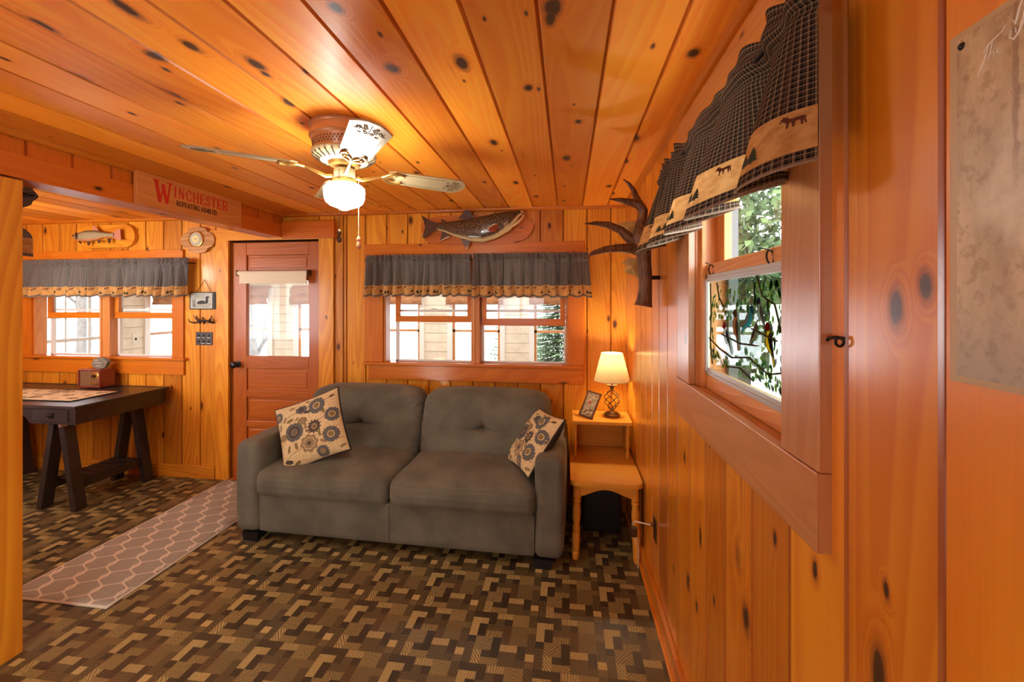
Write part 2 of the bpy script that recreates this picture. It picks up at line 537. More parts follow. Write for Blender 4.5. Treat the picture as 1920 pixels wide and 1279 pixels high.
def cloth(name, kind):
    t = NT(name)
    uv = t.sep(t.uv())
    u, v = uv[0], uv[1]
    if kind in ('plaid', 'plaid2'):
        P = .0088
        def band(x, a, b, ph=0.0):
            f = t.math('FRACT', t.math('ADD', t.math('DIVIDE', x, P), ph))
            return t.math('MULTIPLY', t.ss(f, a - .06, a + .06), t.ss(f, b + .06, b - .06))
        th_u, th_v = band(u, .05, .30), band(v, .05, .30)
        t2u, t2v = band(u, .50, .60), band(v, .50, .60)
        ln = t.math('MULTIPLY', t.math('ADD', th_u, th_v), .5)
        l2 = t.math('MULTIPLY', t.math('ADD', t2u, t2v), .5)
        dk_, lt_ = (srgb(74, 74, 77), srgb(184, 176, 160)) if kind == 'plaid' else (srgb(30, 28, 30), srgb(150, 128, 100))  # one plaid, two colours: the greyer one bakes in window backlight
        base = t.mix(ln, dk_, lt_)
        big = t.math('FRACT', t.math('DIVIDE', u, P * 4))
        red = t.ss(big, .72, .76)
        base = t.mix(t.math('MULTIPLY', red, .25), base, srgb(84, 48, 38))
        col = t.mix(t.math('MULTIPLY', l2, .5), base, lt_)
        tr = .38
        if kind == 'plaid2':
            tr = .10
            pass
    elif kind == 'tan':
        nz = t.noise(t.comb(t.math('MULTIPLY', u, 60), t.math('MULTIPLY', v, 60)), 1, 3)
        col = t.mix(t.ss(nz, .3, .7), srgb(196, 146, 84), srgb(222, 176, 112))
        tr = .28
    elif kind == 'sofa':
        o = t.obj()
        nz = t.noise(o, 5, 3)
        n2 = t.noise(o, 420, 2)
        col = t.mix(t.ss(nz, .3, .7), srgb(97, 96, 84), srgb(119, 117, 102))
        col = t.mix(t.math('MULTIPLY', t.ss(n2, .35, .65), .25), col, srgb(70, 62, 52))
        wr = t.noise(t.n('Mapping').outputs[0], 1, 2)
        mp = t.n('Mapping'); t.inp(mp.inputs[0], o); mp.inputs['Scale'].default_value = (7, 3, 1.6)
        w2 = t.noise(mp.outputs[0], 2.2, 3, .5)
        nb = t.bump(t.math('ADD', t.math('MULTIPLY', w2, 1.0), t.math('MULTIPLY', n2, .05)), .35, .02)
        t.bsdf(Base_Color=col, Roughness=.9, Specular_IOR_Level=.2, Sheen_Weight=.6, Sheen_Roughness=.4, Sheen_Tint=srgb(150, 140, 120), Normal=nb)
        return t.mat
    elif kind == 'pillow':
        nz = t.noise(t.comb(t.math('MULTIPLY', u, 90), t.math('MULTIPLY', v, 90)), 1, 3)
        col = t.mix(t.ss(nz, .3, .7), srgb(206, 182, 132), srgb(230, 208, 160))
        t.bsdf(Base_Color=col, Roughness=.85, Specular_IOR_Level=.2, Normal=t.bump(nz, .2, .002))
        return t.mat
    elif kind == 'shade':
        nz = t.noise(t.comb(t.math('MULTIPLY', u, 150), t.math('MULTIPLY', v, 150)), 1, 2)
        col = t.mix(nz, srgb(206, 178, 120), srgb(224, 200, 146))
        tr = .09
    df = t.n('BsdfDiffuse'); t.inp(df.inputs[0], col)
    tl = t.n('BsdfTranslucent'); t.inp(tl.inputs[0], col)
    mx = t.n('MixShader'); mx.inputs[0].default_value = tr
    t.t.links.new(df.outputs[0], mx.inputs[1]); t.t.links.new(tl.outputs[0], mx.inputs[2])
    t.t.links.new(mx.outputs[0], t.out.inputs[0])
    return t.mat


M['plaid'] = cloth('backlit_plaid_valance_cloth', 'plaid')
M['tan'] = cloth('tan_border_cloth', 'tan')
M['plaid2'] = cloth('dark_plaid_valance_cloth', 'plaid2')
M['sofa'] = cloth('sofa_microfibre', 'sofa')
M['pillow'] = cloth('pillow_canvas', 'pillow')
M['shade'] = cloth('lamp_shade_linen', 'shade')
M['printgreen'] = simple('print_dark_green', srgb(48, 50, 30), .9)
M['printbrown'] = simple('print_brown', srgb(92, 46, 24), .9)
M['hem'] = simple('frayed_hem', srgb(150, 130, 110), .95)
M['slate'] = simple('print_slate_blue', srgb(98, 97, 94), .9)
M['slate2'] = simple('print_slate_dark', srgb(78, 68, 60), .9)
M['olive'] = simple('print_olive', srgb(132, 112, 66), .9)
M['taupe'] = simple('print_taupe', srgb(150, 126, 92), .9)
M['stem'] = simple('print_stem_brown', srgb(92, 62, 40), .9)
M['pilback'] = simple('pillow_back_dark', srgb(46, 42, 38), .9)
M['blackplastic'] = simple('black_plastic', srgb(18, 18, 20), .35)
M['foot'] = simple('sofa_foot_black', srgb(16, 16, 18), .4)
M['bronze'] = simple('dark_bronze', srgb(96, 68, 46), .38, .75)
M['brass'] = simple('aged_brass', srgb(206, 164, 92), .28, .85)
M['cream'] = simple('cream_enamel', srgb(190, 174, 134), .32, coat=.4)
M['creamshade'] = simple('cream_roller_shade', srgb(222, 204, 170), .7)
M['fanbrown'] = simple('tan_enamel_housing', srgb(196, 146, 104), .35, .2, coat=.3)
M['ornament'] = simple('fan_blade_ornament', srgb(110, 96, 66), .6)
M['slot'] = simple('dark_slot', srgb(70, 52, 34), .7)
M['iron'] = simple('dark_iron', srgb(40, 30, 26), .5, .5)
M['red'] = simple('sign_red_paint', srgb(206, 40, 22), .5)
M['brownpaint'] = simple('sign_brown_paint', srgb(70, 34, 18), .5)
M['ceramic'] = simple('white_plastic', srgb(224, 216, 200), .4)
M['ground'] = simple('pale_frozen_ground', srgb(236, 240, 244), .9)
M['bark'] = simple('grey_bark', srgb(84, 78, 72), .9, noise=.2, nscale=12)
M['needle'] = simple('spruce_needles', srgb(84, 104, 72), .8, noise=.3, nscale=3)
M['leafgreen'] = simple('summer_foliage', srgb(74, 92, 50), .8, noise=.35, nscale=2)
M['radioface'] = simple('radio_wood_grille', srgb(120, 84, 56), .5)
M['radio'] = simple('radio_red_wood', srgb(128, 48, 38), .35, coat=.3)
M['stone'] = simple('grey_stone', srgb(116, 112, 98), .8, noise=.3, nscale=60)
M['whitepaint'] = simple('white_lettering', srgb(238, 232, 216), .6)
M['paper'] = simple('slate_picture', srgb(176, 174, 156), .6)
M['ink'] = simple('dark_ink', srgb(48, 46, 42), .7)
M['blind'] = None
t = NT('bamboo_blind')
uu = t.sep(t.uv())
nz = t.noise(t.comb(t.math('MULTIPLY', uu[0], 6), t.math('MULTIPLY', uu[1], 160)), 1, 3)
t.bsdf(Base_Color=t.mix(t.ss(nz, .3, .7), srgb(120, 72, 40), srgb(196, 140, 92)), Roughness=.7)
M['blind'] = t.mat
# ------------------------------------------------------------------ room shell
XR, YB, ZC = 0.43, 3.235, 2.2       # right wall face, back wall face, ceiling
XP = -2.3                            # partition / header face
XL, YF, YD = -5.2, -2.6, 1.46        # dining left wall, front wall behind the camera, dining front wall


def cut(a, b, holes):
    """intervals of [a,b] left outside holes"""
    out = [(a, b)]
    for h0, h1 in holes:
        nx = []
        for p, q in out:
            if h1 <= p or h0 >= q: nx.append((p, q)); continue
            if h0 > p: nx.append((p, h0))
            if h1 < q: nx.append((h1, q))
        out = nx
    return [(p, q) for p, q in out if q - p > 1e-4]


def boards(mb, P, seams, b0, b1, holes=(), back=.09, ch=.0058, dep=.009, m=0, joints=None, gt=-.6):
    """tongue-and-groove boards. P(a,b,c)->point, a across, b along, c out of the wall.
    seams: sorted across positions; holes: (a0,a1,b0,b1)"""
    for i in range(len(seams) - 1):
        a0, a1 = seams[i], seams[i + 1]
        # boards are split where a hole edge runs through them
        es = sorted(set([a0, a1] + [x for h in holes for x in (h[0], h[1]) if a0 + 1e-4 < x < a1 - 1e-4]))
        tone = rnd.random(); ox, oy = rnd.random() * 60, rnd.random() * 60
        for k in range(len(es) - 1):
            e0, e1 = es[k], es[k + 1]
            am = (e0 + e1) / 2
            hs = [(h[2], h[3]) for h in holes if h[0] < am < h[1]]
            l0 = e0 + (ch if k == 0 else 0); r0 = e1 - (ch if k == len(es) - 2 else 0)
            if r0 <= l0: continue
            for (p, q) in cut(b0, b1, hs):
                def F(s0, c0, s1, c1, lo, hi, tn=tone):
                    mb.face([P(s0, lo, c0), P(s1, lo, c1), P(s1, hi, c1), P(s0, hi, c0)],
                            [(s0 - a0 + ox, lo + oy), (s1 - a0 + ox, lo + oy), (s1 - a0 + ox, hi + oy), (s0 - a0 + ox, hi + oy)], m, tn)
                F(l0, 0, r0, 0, p, q)
                if k == 0: F(e0, -dep, l0, 0, p, q, tone * .5 + gt)
                if k == len(es) - 2: F(r0, 0, e1, -dep, p, q, tone * .5 + gt)
    # solid backing with the same holes
    A = sorted(set([seams[0], seams[-1]] + [x for h in holes for x in h[:2] if seams[0] < x < seams[-1]]))
    for i in range(len(A) - 1):
        am = (A[i] + A[i + 1]) / 2
        for (p, q) in cut(b0, b1, [(h[2], h[3]) for h in holes if h[0] < am < h[1]]):
            c = [P(A[i], p, -dep), P(A[i + 1], p, -dep), P(A[i + 1], q, -dep), P(A[i], q, -dep)]
            d = [P(A[i], p, -back), P(A[i + 1], p, -back), P(A[i + 1], q, -back), P(A[i], q, -back)]
            for f in (c, d[::-1], [c[0], d[0], d[1], c[1]], [c[1], d[1], d[2], c[2]], [c[2], d[2], d[3], c[3]], [c[3], d[3], d[0], c[0]]):
                mb.face(f, [(0, 0), (.1, 0), (.1, 1), (0, 1)], m, .2)


def seq(a, b, first, step):
    s = [a]
    k = math.ceil((a - first) / step + 1e-6)
    x = first + k * step
    while x < b - .02:
        if x > a + .02: s.append(x)
        x += step
    return s + [b]


# holes in the back wall: dining window, door, centre window
H1 = (-4.74, -3.33, 1.0, 1.87)
HD = (-2.785, -1.993, 0.0, 1.985)
H2 = (-1.45, 0.004, 1.0, 1.87)
mb = MB()
boards(mb, lambda a, b, c: (a, YB - c, b), seq(XL, -2.93, -4.99, .174) + [-2.80], 0, ZC, [H1])
boards(mb, lambda a, b, c: (a, YB - c, b), [-2.80, -2.0], 0, ZC, [HD])
boards(mb, lambda a, b, c: (a, YB - c, b), [-2.0, -1.868, -1.79, -1.762] + seq(-1.75, XR + .12, -1.60, .1745)[1:], 0, ZC, [HD, H2])
struct(mb, 'wall_back', M['wall'], weld=False)

# right wall with the window opening
H3 = (0.872, 1.540, 1.185, 2.02)
mb = MB()
boards(mb, lambda a, b, c: (XR - c, a, b), seq(YF, YB, .554, .171), 0, ZC, [H3], back=.13)
struct(mb, 'wall_right', M['right'], loc=(0, 0, 0))

# partition left of the camera, its end is the post at the picture edge; header over the wide opening
mb = MB()
boards(mb, lambda a, b, c: (XP + c, a, b), seq(YF, 1.40, .1, .174), 0, 2.0, back=.14)
mb.box(XP - .155, XP + .004, 1.40, 1.53, 0, 2.0, grain=2, t=.6)
struct(mb, 'wall_left', M['wall'], loc=(0, 0, 0))
mb = MB()
boards(mb, lambda a, b, c: (XP - .012 + c, a, b), seq(YF, YB, .16, .174), 2.10, ZC, back=.115)
mb.box(XP - .15, XP, YF, YB, 2.01, 2.112, grain=1, t=.45)
struct(mb, 'trim_1', M['beam'], loc=(0, 0, 0), bevel=.002)
# boxed ledge along the back wall above the door
mb = MB()
mb.box(-2.298, -1.848, YB - .045, YB, 2.0, 2.135, grain=0, t=.15)
struct(mb, 'trim_2', M['beam'], bevel=.002)

# dining room shell
mb = MB()
boards(mb, lambda a, b, c: (XL + c, a, b), seq(YD, YB, .1, .174), 0, ZC, back=.09)
struct(mb, 'wall_dining_left', M['wall'])
HDW = (-4.3, -3.0, 1.0, 1.9)
mb = MB()
boards(mb, lambda a, b, c: (a, YD + c, b), seq(XL, XP - .14, .1, .174), 0, ZC, [HDW])
struct(mb, 'wall_dining_front', M['wall'])
# wall behind the camera
H4 = (-1.5, -0.5, 1.0, 1.85)
mb = MB()
boards(mb, lambda a, b, c: (a, YF + c, b), seq(XP, XR, .1, .174), 0, ZC, [H4])
struct(mb, 'wall_front', M['wall'])

# ceiling boards run away from the camera
mb = MB()
boards(mb, lambda a, b, c: (a, b, ZC - c), seq(XL, XR, -.073, .183), YF, YB, back=.06, ch=.0065, gt=-.25)
struct(mb, 'ceiling', M['ceil'], loc=(0, 0, 0))


def quarter(mb, p0, p1, n1, n2, r=.022, m=0):
    """quarter-round moulding from p0 to p1, n1/n2 directions out of the corner"""
    p0, p1, n1, n2 = Vector(p0), Vector(p1), Vector(n1), Vector(n2)
    K = 6
    t = rnd.random(); oy = rnd.random() * 20
    L = (p1 - p0).length
    for i in range(K):
        a0, a1 = i / K * math.pi / 2, (i + 1) / K * math.pi / 2
        q0 = n1 * r * math.cos(a0) + n2 * r * math.sin(a0)
        q1 = n1 * r * math.cos(a1) + n2 * r * math.sin(a1)
        mb.face([p0 + q0, p0 + q1, p1 + q1, p1 + q0], [(i * .005, oy), (i * .005 + .005, oy), (i * .005 + .005, oy + L), (i * .005, oy + L)], m, t)


mb = MB()
quarter(mb, (XR, YF, ZC), (XR, YB, ZC), (-1, 0, 0), (0, 0, -1), .026)
quarter(mb, (XP, YB, ZC), (XR, YB, ZC), (0, -1, 0), (0, 0, -1), .022)
quarter(mb, (XP, YF, ZC), (XP, YB, ZC), (1, 0, 0), (0, 0, -1), .022)
quarter(mb, (XL, YB, ZC), (XP - .13, YB, ZC), (0, -1, 0), (0, 0, -1), .024)
quarter(mb, (XL, YD, ZC), (XL, YB, ZC), (1, 0, 0), (0, 0, -1), .022)
struct(mb, 'trim_3', M['trim'], smooth=50)

mb = MB()
mb.box(XL, -2.93, YB - .018, YB, 0, .105, grain=0, t=.6)
mb.box(-1.79, XR, YB - .018, YB, 0, .105, grain=0, t=.5)
struct(mb, 'baseboard_back', M['wall'], bevel=.003)
mb = MB()
mb.box(XR - .02, XR, 1.72, YB - .018, 0, .10, grain=1, t=.55)
mb.box(XR - .02, XR, YF, 1.719, 0, .10, grain=1, t=.35)
mb.box(XR - .032, XR - .019, YF, YB - .018, 0, .014, grain=1, t=.9)
struct(mb, 'baseboard_right', M['right'], bevel=.003, loc=(0, 0, 0))

# ------------------------------------------------------------------ floor: printed vinyl tiles, one 8x8 pattern repeated
CELLS = [  # c0,c1,r0,r1, tone, angle, strength, arch
    (0, 3, 0, 1, 'D', 0, .2, 0), (3, 5, 0, 1, 'L', 90, .9, 0), (5, 7, 0, 2, 'm', 90, .75, 1), (7, 8, 0, 2, 'd', 60, .9, 0),
    (0, 1, 1, 4, 'L', 12, .5, 0), (1, 2, 1, 2, 'L', 90, .7, 0), (2, 3, 1, 2, 'D', 0, .2, 0), (3, 4, 1, 2, 'd', 45, .6, 0), (4, 5, 1, 2, 'D', -45, .5, 0),
    (1, 2, 2, 4, 'K', 0, .1, 0), (2, 4, 2, 3, 'd', 45, .8, 0), (2, 4, 3, 4, 'm', 90, 1, 0), (4, 5, 2, 5, 'r', 0, .6, 0),
    (5, 8, 2, 3, 'M', 0, .35, 0), (5, 7, 3, 5, 'M', 38, .5, 0), (7, 8, 3, 6, 'd', 90, .9, 0),
    (0, 1, 4, 5, 'K', 0, .2, 0), (1, 3, 4, 6, 'm', 45, .95, 0), (3, 4, 4, 7, 'K', -60, .3, 0), (4, 6, 5, 6, 'L', 25, .6, 0),
    (6, 7, 5, 7, 'D', -60, .3, 0), (7, 8, 6, 7, 'B', 0, .15, 0), (0, 1, 5, 8, 'd', 90, .9, 1), (1, 2, 6, 8, 'L', -58, 1, 0),
    (2, 3, 6, 7, 'D', 0, .3, 0), (4, 6, 6, 8, 'd', 8, .6, 0), (2, 4, 7, 8, 'm', 50, .8, 0), (6, 7, 7, 8, 'd', 90, .9, 0), (7, 8, 7, 8, 'M', 90, .6, 0)]
TONES = {'K': (49, 46, 35), 'D': (61, 57, 42), 'd': (97, 88, 59), 'r': (91, 76, 51), 'M': (117, 105, 68), 'm': (148, 135, 87), 'L': (180, 165, 108), 'B': (186, 169, 110)}
TX, TY = .299, .2925
OX, OY = -.737, 2.011
mb = MB()
i0, i1 = math.floor((XL - OX) / TX), math.ceil((XR - OX) / TX)
j0, j1 = math.floor((OY - YB) / TY), math.ceil((OY - YF) / TY)
for j in range(j0, j1):
    for i in range(i0, i1):
        for (c0, c1, r0, r1, tn, ang, stg, arch) in CELLS:
            x0, x1 = OX + (i + c0 / 8) * TX, OX + (i + c1 / 8) * TX
            y1, y0 = OY - (j + r0 / 8) * TY, OY - (j + r1 / 8) * TY
            x0, x1 = max(x0, XL), min(x1, XR); y0, y1 = max(y0, YF), min(y1, YB)
            if x1 - x0 < 1e-4 or y1 - y0 < 1e-4: continue
            g = .0006 if True else 0
            ca, sa = math.cos(R(ang)), math.sin(R(ang))
            cx, cy = (x0 + x1) / 2, (y0 + y1) / 2
            if arch: cy = y0 - .01
            ox = 0 if arch else c0 * 3.1 + r0 * 1.7
            uvs = []
            for (x, y) in ((x0, y0), (x1, y0), (x1, y1), (x0, y1)):
                dx, dy = x - cx, y - cy
                uvs.append((-dx * sa + dy * ca + ox, dx * ca + dy * sa))   # u across the grain
            c = srgb(*TONES[tn])
            mb.face([(x0, y0, 0), (x1, y0, 0), (x1, y1, 0), (x0, y1, 0)], uvs, 0, (stg + (10 if arch else 0)), c[:3])
for (a, b) in (((XL, YF, -.05), (XR, YB, -.002)),):
    mb.box(a[0], b[0], a[1], b[1], a[2], b[2])
t = NT('printed_parquet_vinyl')
uvn = t.uv()
uu = t.sep(uvn)
colr = t.n('Attribute', attribute_name='col').outputs['Vector']
tn = t.n('Attribute', attribute_name='tone').outputs['Fac']
arch = t.math('GREATER_THAN', tn, 5.0)
stg = t.math('SUBTRACT', tn, t.math('MULTIPLY', arch, 10.0))
nz = t.noise(uvn, 38, 2)
lin = t.math('ADD', t.math('MULTIPLY', uu[0], 92.0), t.math('MULTIPLY', nz, 1.5))
nz2 = t.noise(uvn, 24, 2)
rr = t.math('ADD', t.math('MULTIPLY', t.math('POWER', t.math('ABSOLUTE', uu[0]), 1.35), 380.0), t.math('MULTIPLY', uu[1], 52.0))
rr = t.math('ADD', rr, t.math('MULTIPLY', nz2, 1.2))
ph = t.math('ADD', t.math('MULTIPLY', lin, t.math('SUBTRACT', 1.0, arch)), t.math('MULTIPLY', rr, arch))
wv = t.math('MULTIPLY', t.math('ADD', t.math('SINE', t.math('MULTIPLY', ph, 6.2832)), 1.0), .5)
wv = t.ss(wv, .3, .8)
dk = t.math('SUBTRACT', 1.12, t.math('MULTIPLY', t.math('MULTIPLY', wv, stg), .72))
cc = t.n('VectorMath', operation='SCALE'); t.inp(cc.inputs[0], colr); t.inp(cc.inputs['Scale'], dk)
ob = t.sep(t.obj())
big = t.noise(t.obj(), 1.2, 3)
col = t.mix(t.ss(big, .3, .75, 0, .25), cc.outputs[0], srgb(120, 84, 50))
# tile joints
fx = t.math('FRACT', t.math('DIVIDE', t.math('SUBTRACT', ob[0], OX), TX))
fy = t.math('FRACT', t.math('DIVIDE', t.math('SUBTRACT', ob[1], OY), TY))
jx = t.math('LESS_THAN', fx, .006); jy = t.math('LESS_THAN', fy, .006)
col = t.mix(t.math('MULTIPLY', t.math('MAXIMUM', jx, jy), .7), col, srgb(40, 26, 16))
rg = t.math('ADD', .27, t.math('MULTIPLY', t.noise(t.obj(), 7, 4), .3))
bmp = t.bump(t.math('ADD', t.math('MULTIPLY', wv, .35), t.noise(t.obj(), 5, 2)), .12, .002)
t.bsdf(Base_Color=col, Roughness=rg, Specular_IOR_Level=.5, Normal=bmp)
M['floor'] = t.mat
struct(mb, 'floor', M['floor'], loc=(0, 0, 0))

# ------------------------------------------------------------------ windows and door
w1 = thing('window_1', None, None); w1['kind'] = 'structure'
w2 = thing('window_2', None, None); w2['kind'] = 'structure'
w3 = thing('window_3', None, None); w3['kind'] = 'structure'
d1 = thing('door_1', None, None); d1['kind'] = 'structure'


def backwin(w, L, Rr, cl, cr, m0, m1, zs, sz, stool, apron, topz, lights):
    """double window in the back wall. L,Rr opening; cl,cr outer casing edges; m0,m1 mullion; zs sill top; lights: (x0,x1,railz0,railz1)"""
    mb = MB()
    mb.box(cl, L, YB - .018, YB + .002, zs, 1.86, grain=2); mb.box(Rr, cr, YB - .018, YB + .002, zs, 1.86, grain=2)
    mb.box(cl, cr, YB - .020, YB + .002, 1.86, topz, grain=0, t=.5)
    mb.build('casing', M['trim'], w, bevel=.002)
    mb = MB(); mb.box(stool[0], stool[1], YB - .045, YB + .085, zs - .022, zs, grain=0, t=.3)
    mb.build('sill', M['trim'], w, bevel=.005)
    mb = MB(); mb.box(apron[0], apron[1], YB - .02, YB + .002, apron[2], zs - .022, grain=0, t=.5)
    mb.build('apron', M['trim'], w, bevel=.002)
    # jambs + mullion
    mb = MB()
    mb.box(L, L + .018, YB, YB + .09, zs, 1.87, grain=2); mb.box(Rr - .018, Rr, YB, YB + .09, zs, 1.87, grain=2)
    mb.box(L, Rr, YB, YB + .09, 1.852, 1.87, grain=0)
    mb.box(m0, m1, YB - .012, YB + .09, zs, 1.852, grain=2, t=.3)
    mb.box(m0 + .017, m0 + .030, YB - .02, YB, zs, 1.852, grain=2, t=.7)
    mb.build('jamb', M['sash'], w, bevel=.002)
    for (x0, x1, r0, r1) in lights:
        # inner wooden upper sash
        mb = MB()
        mb.box(x0 + .01, x1, YB + .022, YB + .05, r0, r1, grain=0)
        mb.box(x0 + .01, x0 + .048, YB + .022, YB + .05, r1, 1.85, grain=2); mb.box(x1 - .04, x1, YB + .022, YB + .05, r1, 1.85, grain=2)
        mb.box(x0 + .01, x1, YB + .022, YB + .05, 1.81, 1.85, grain=0)
        up = mb.build('sash', M['trim'], w, bevel=.003)
        mb = MB(); mb.box(x0 + .048, x1 - .04, YB + .034, YB + .038, r1, 1.81)
        mb.build('pane', M['glass'], up)
        # lower light: white storm frame with clear glass
        mb = MB()
        mb.box(x0, x0 + .022, YB + .055, YB + .085, zs, 1.85); mb.box(x1 - .012, x1, YB + .055, YB + .085, zs, 1.85)
        mb.box(x0, x1, YB + .055, YB + .085, zs, zs + .012)
        mb.box(x0 + .022, x1 - .012, YB + .060, YB + .08, 1.405, 1.425)
        mb.box((x0 + x1) / 2 - .02, (x0 + x1) / 2 + .02, YB + .05, YB + .06, 1.423, 1.434)
        st = mb.build('storm_frame', M['white'], w, bevel=.002)
        mb = MB(); mb.box(x0 + .022, x1 - .012, YB + .068, YB + .072, zs + .012, 1.85)
        mb.build('pane', M['glass'], st)


backwin(w2, -1.45, .004, -1.602, .123, -.737, -.672, 1.01, 0, (-1.602, .125), (-1.565, .115, .872), 1.94,
        [(-1.372, -.737, 1.325, 1.375), (-.672, -.016, 1.302, 1.356)])
backwin(w1, -4.74, -3.33, -4.86, -3.222, -4.045, -3.943, 1.012, 0, (-4.9, -3.19), (-4.86, -3.215, .867), 1.93,
        [(-4.637, -4.045, 1.342, 1.394), (-3.943, -3.332, 1.342, 1.394)])

# right window: deep, pale casings, recessed sash
mb = MB()
XF = .4105
mb.box(XF, XR + .002, .761, .888, 1.204, 2.02, grain=2, t=.55)
mb.box(XF, XR + .002, 1.525, 1.675, 1.204, 2.02, grain=2, t=.5)
mb.box(XF, XR + .002, .761, 1.675, 2.02, 2.14, grain=1, t=.5)
mb.build('casing', M['casing'], w3, bevel=.0015)
mb = MB(); mb.box(XF - .004, XR + .001, .761, 1.678, 1.071, 1.203, grain=1, t=.6)
mb.build('apron', M['casing'], w3, bevel=.0015)
mb = MB()
mb.box(XR + .003, .56, 1.5255, 1.541, 1.19, 2.0, grain=2, t=.6); mb.box(XR + .003, .56, .871, .8875, 1.19, 2.0, grain=2, t=.6)
mb.box(XR - .005, .56, .888, 1.525, 1.185, 1.197, grain=1, t=.2)
mb.box(XR + .003, .56, .888, 1.525, 2.01, 2.03, grain=1, t=.2)
mb.box(.447, .462, 1.500, 1.526, 1.197, 2.01, grain=2, t=.5)
mb.build('jamb', M['sash'], w3, bevel=.0015)
mb = MB()
mb.box(.462, .490, .888, 1.524, 1.565, 1.610, grain=1, t=.3)
mb.box(.462, .490, .888, 1.524, 1.198, 1.262, grain=1, t=.8)
mb.box(.462, .490, 1.476, 1.524, 1.262, 1.565, grain=2, t=.3); mb.box(.462, .490, .888, .930, 1.262, 1.565, grain=2, t=.3)
s3 = mb.build('sash', M['sash'], w3, bevel=.002)
mb = MB(); mb.box(.475, .479, .93, 1.476, 1.262, 1.565); mb.build('pane', M['glass'], s3)
mb = MB()
mb.box(.500, .524, 1.450, 1.524, 1.57, 2.01, grain=2, t=.6); mb.box(.500, .524, .888, .93, 1.57, 2.01, grain=2)
mb.box(.500, .524, .93, 1.45, 1.57, 1.60, grain=1); mb.box(.500, .524, .93, 1.45, 1.97, 2.01, grain=1)
s4 = mb.build('sash', M['sash'], w3, bevel=.002)
mb = MB(); mb.box(.511, .514, .93, 1.45, 1.60, 1.97); mb.build('pane', M['glass'], s4)
mb = MB()
for yy in (1.495, 1.512): mb.box(.53, .56, yy, yy + .012, 1.19, 2.0)
mb.build('storm_track', simple('grey_storm_track', srgb(84, 90, 90), .5), w3)
for yy in (1.435, 1.035):
    mb = MB()
    mb.tube([(.462 + .008 * math.cos(a) - .006, yy + .003 * math.sin(a), 1.588 + .016 * math.sin(a)) for a in [k * math.pi / 6 for k in range(13)]], .0022, 6)
    mb.tube([(.456, yy + .01, 1.606), (.452, yy + .045, 1.615)], .0016, 6)
    mb.build('latch', M['iron'], w3, smooth=60)

# door leaf
YD0 = YB + .012
mb = MB()
mb.box(-2.92, -2.80, YB - .018, YB + .002, 0, 2.0, grain=2, t=.8); mb.box(-1.993, -1.868, YB - .018, YB + .002, 0, 2.0, grain=2, t=.75)
mb.box(-3.0, -1.868, YB - .018, YB + .002, 1.995, 2.085, grain=0, t=.9)
mb.build('casing', M['wall'], d1, bevel=.002)
mb = MB()
mb.box(-2.8, -2.786, YB + .0, YB + .09, 0, 1.995, grain=2, t=.0); mb.box(-1.996, -1.98, YB, YB + .09, 0, 1.995, grain=2, t=.0)
mb.box(-2.8, -1.98, YB, YB + .09, 1.985, 1.995, grain=0, t=.0)
mb.build('jamb', M['door'], d1)
mb = MB()
X0, X1 = -2.780, -1.998
GX0, GX1 = -2.658, -2.100
yf, yb = YD0, YD0 + .036
mb.box(X0, GX0, yf, yb, .01, 1.980, grain=2, t=.5); mb.box(GX1, X1, yf, yb, .01, 1.980, grain=2, t=.3)
for z0, z1 in ((1.875, 1.980), (1.66, 1.745), (.931, 1.036), (.690, .75), (.445, .495), (.19, .25), (.01, .06)):
    mb.box(GX0, GX1, yf, yb, z0, z1, grain=0)
leaf = mb.build('leaf', M['door'], d1, bevel=.004)
for z0, z1 in ((1.745, 1.875), (.75, .931), (.495, .69), (.25, .445), (.06, .19)):
    mb = MB()
    mb.box(GX0, GX1, yf + .014, yf + .022, z0, z1, grain=0)
    mb.box(GX0 + .022, GX1 - .022, yf + .007, yf + .016, z0 + .022, z1 - .022, grain=0, t=.5)
    mb.build('panel', M['door'], leaf, bevel=.004)
mb = MB(); mb.box(GX0, GX1, yf + .016, yf + .020, 1.036, 1.66); mb.build('pane', M['glass'], leaf)
mb = MB()
mb.lathe([(.001, 0), (.026, 0), (.028, -.006), (.014, -.012), (.012, -.03), (.020, -.036), (.028, -.046), (.029, -.058), (.022, -.068), (.001, -.070)], (-2.733, yf, .965), 20, axis='y')
mb.build('knob', M['blackplastic'], leaf, smooth=50)
for hz in (1.80, .965):
    mb = MB()
    mb.lathe([(.001, -.045), (.006, -.044), (.006, .044), (.001, .045)], (-1.995, yf - .004, hz), 10)
    mb.box(-2.012, -1.978, yf - .002, yf, hz - .042, hz + .042)
    mb.build('hinge', M['bronze'], leaf, smooth=50)
mb = MB(); mb.box(-2.8, -1.98, YB - .01, YB + .10, 0, .012, grain=0); mb.build('threshold', M['trim'], d1)

# rear windows (behind the camera) that let the daylight in
w4 = thing('window_4', None, None); w4['kind'] = 'structure'
w5 = thing('window_5', None, None); w5['kind'] = 'structure'
for w, (a0, a1, b0, b1), y, sg in ((w4, H4, YF, 1), (w5, HDW, YD, 1)):
    mb = MB()
    mb.box(a0 - .09, a0, y - .05, y + .02, b0 - .09, b1 + .09, grain=2); mb.box(a1, a1 + .09, y - .05, y + .02, b0 - .09, b1 + .09, grain=2)
    mb.box(a0, a1, y - .05, y + .02, b0 - .09, b0, grain=0); mb.box(a0, a1, y - .05, y + .02, b1, b1 + .09, grain=0)
    mb.box((a0 + a1) / 2 - .03, (a0 + a1) / 2 + .03, y - .05, y - .0, b0, b1, grain=2)
    mb.build('frame', M['trim'], w, bevel=.003)

# ------------------------------------------------------------------ porch behind the back wall
PY, PX0, PX1 = 5.8, -5.2, .9
pz0, pz1 = -.12, 2.25


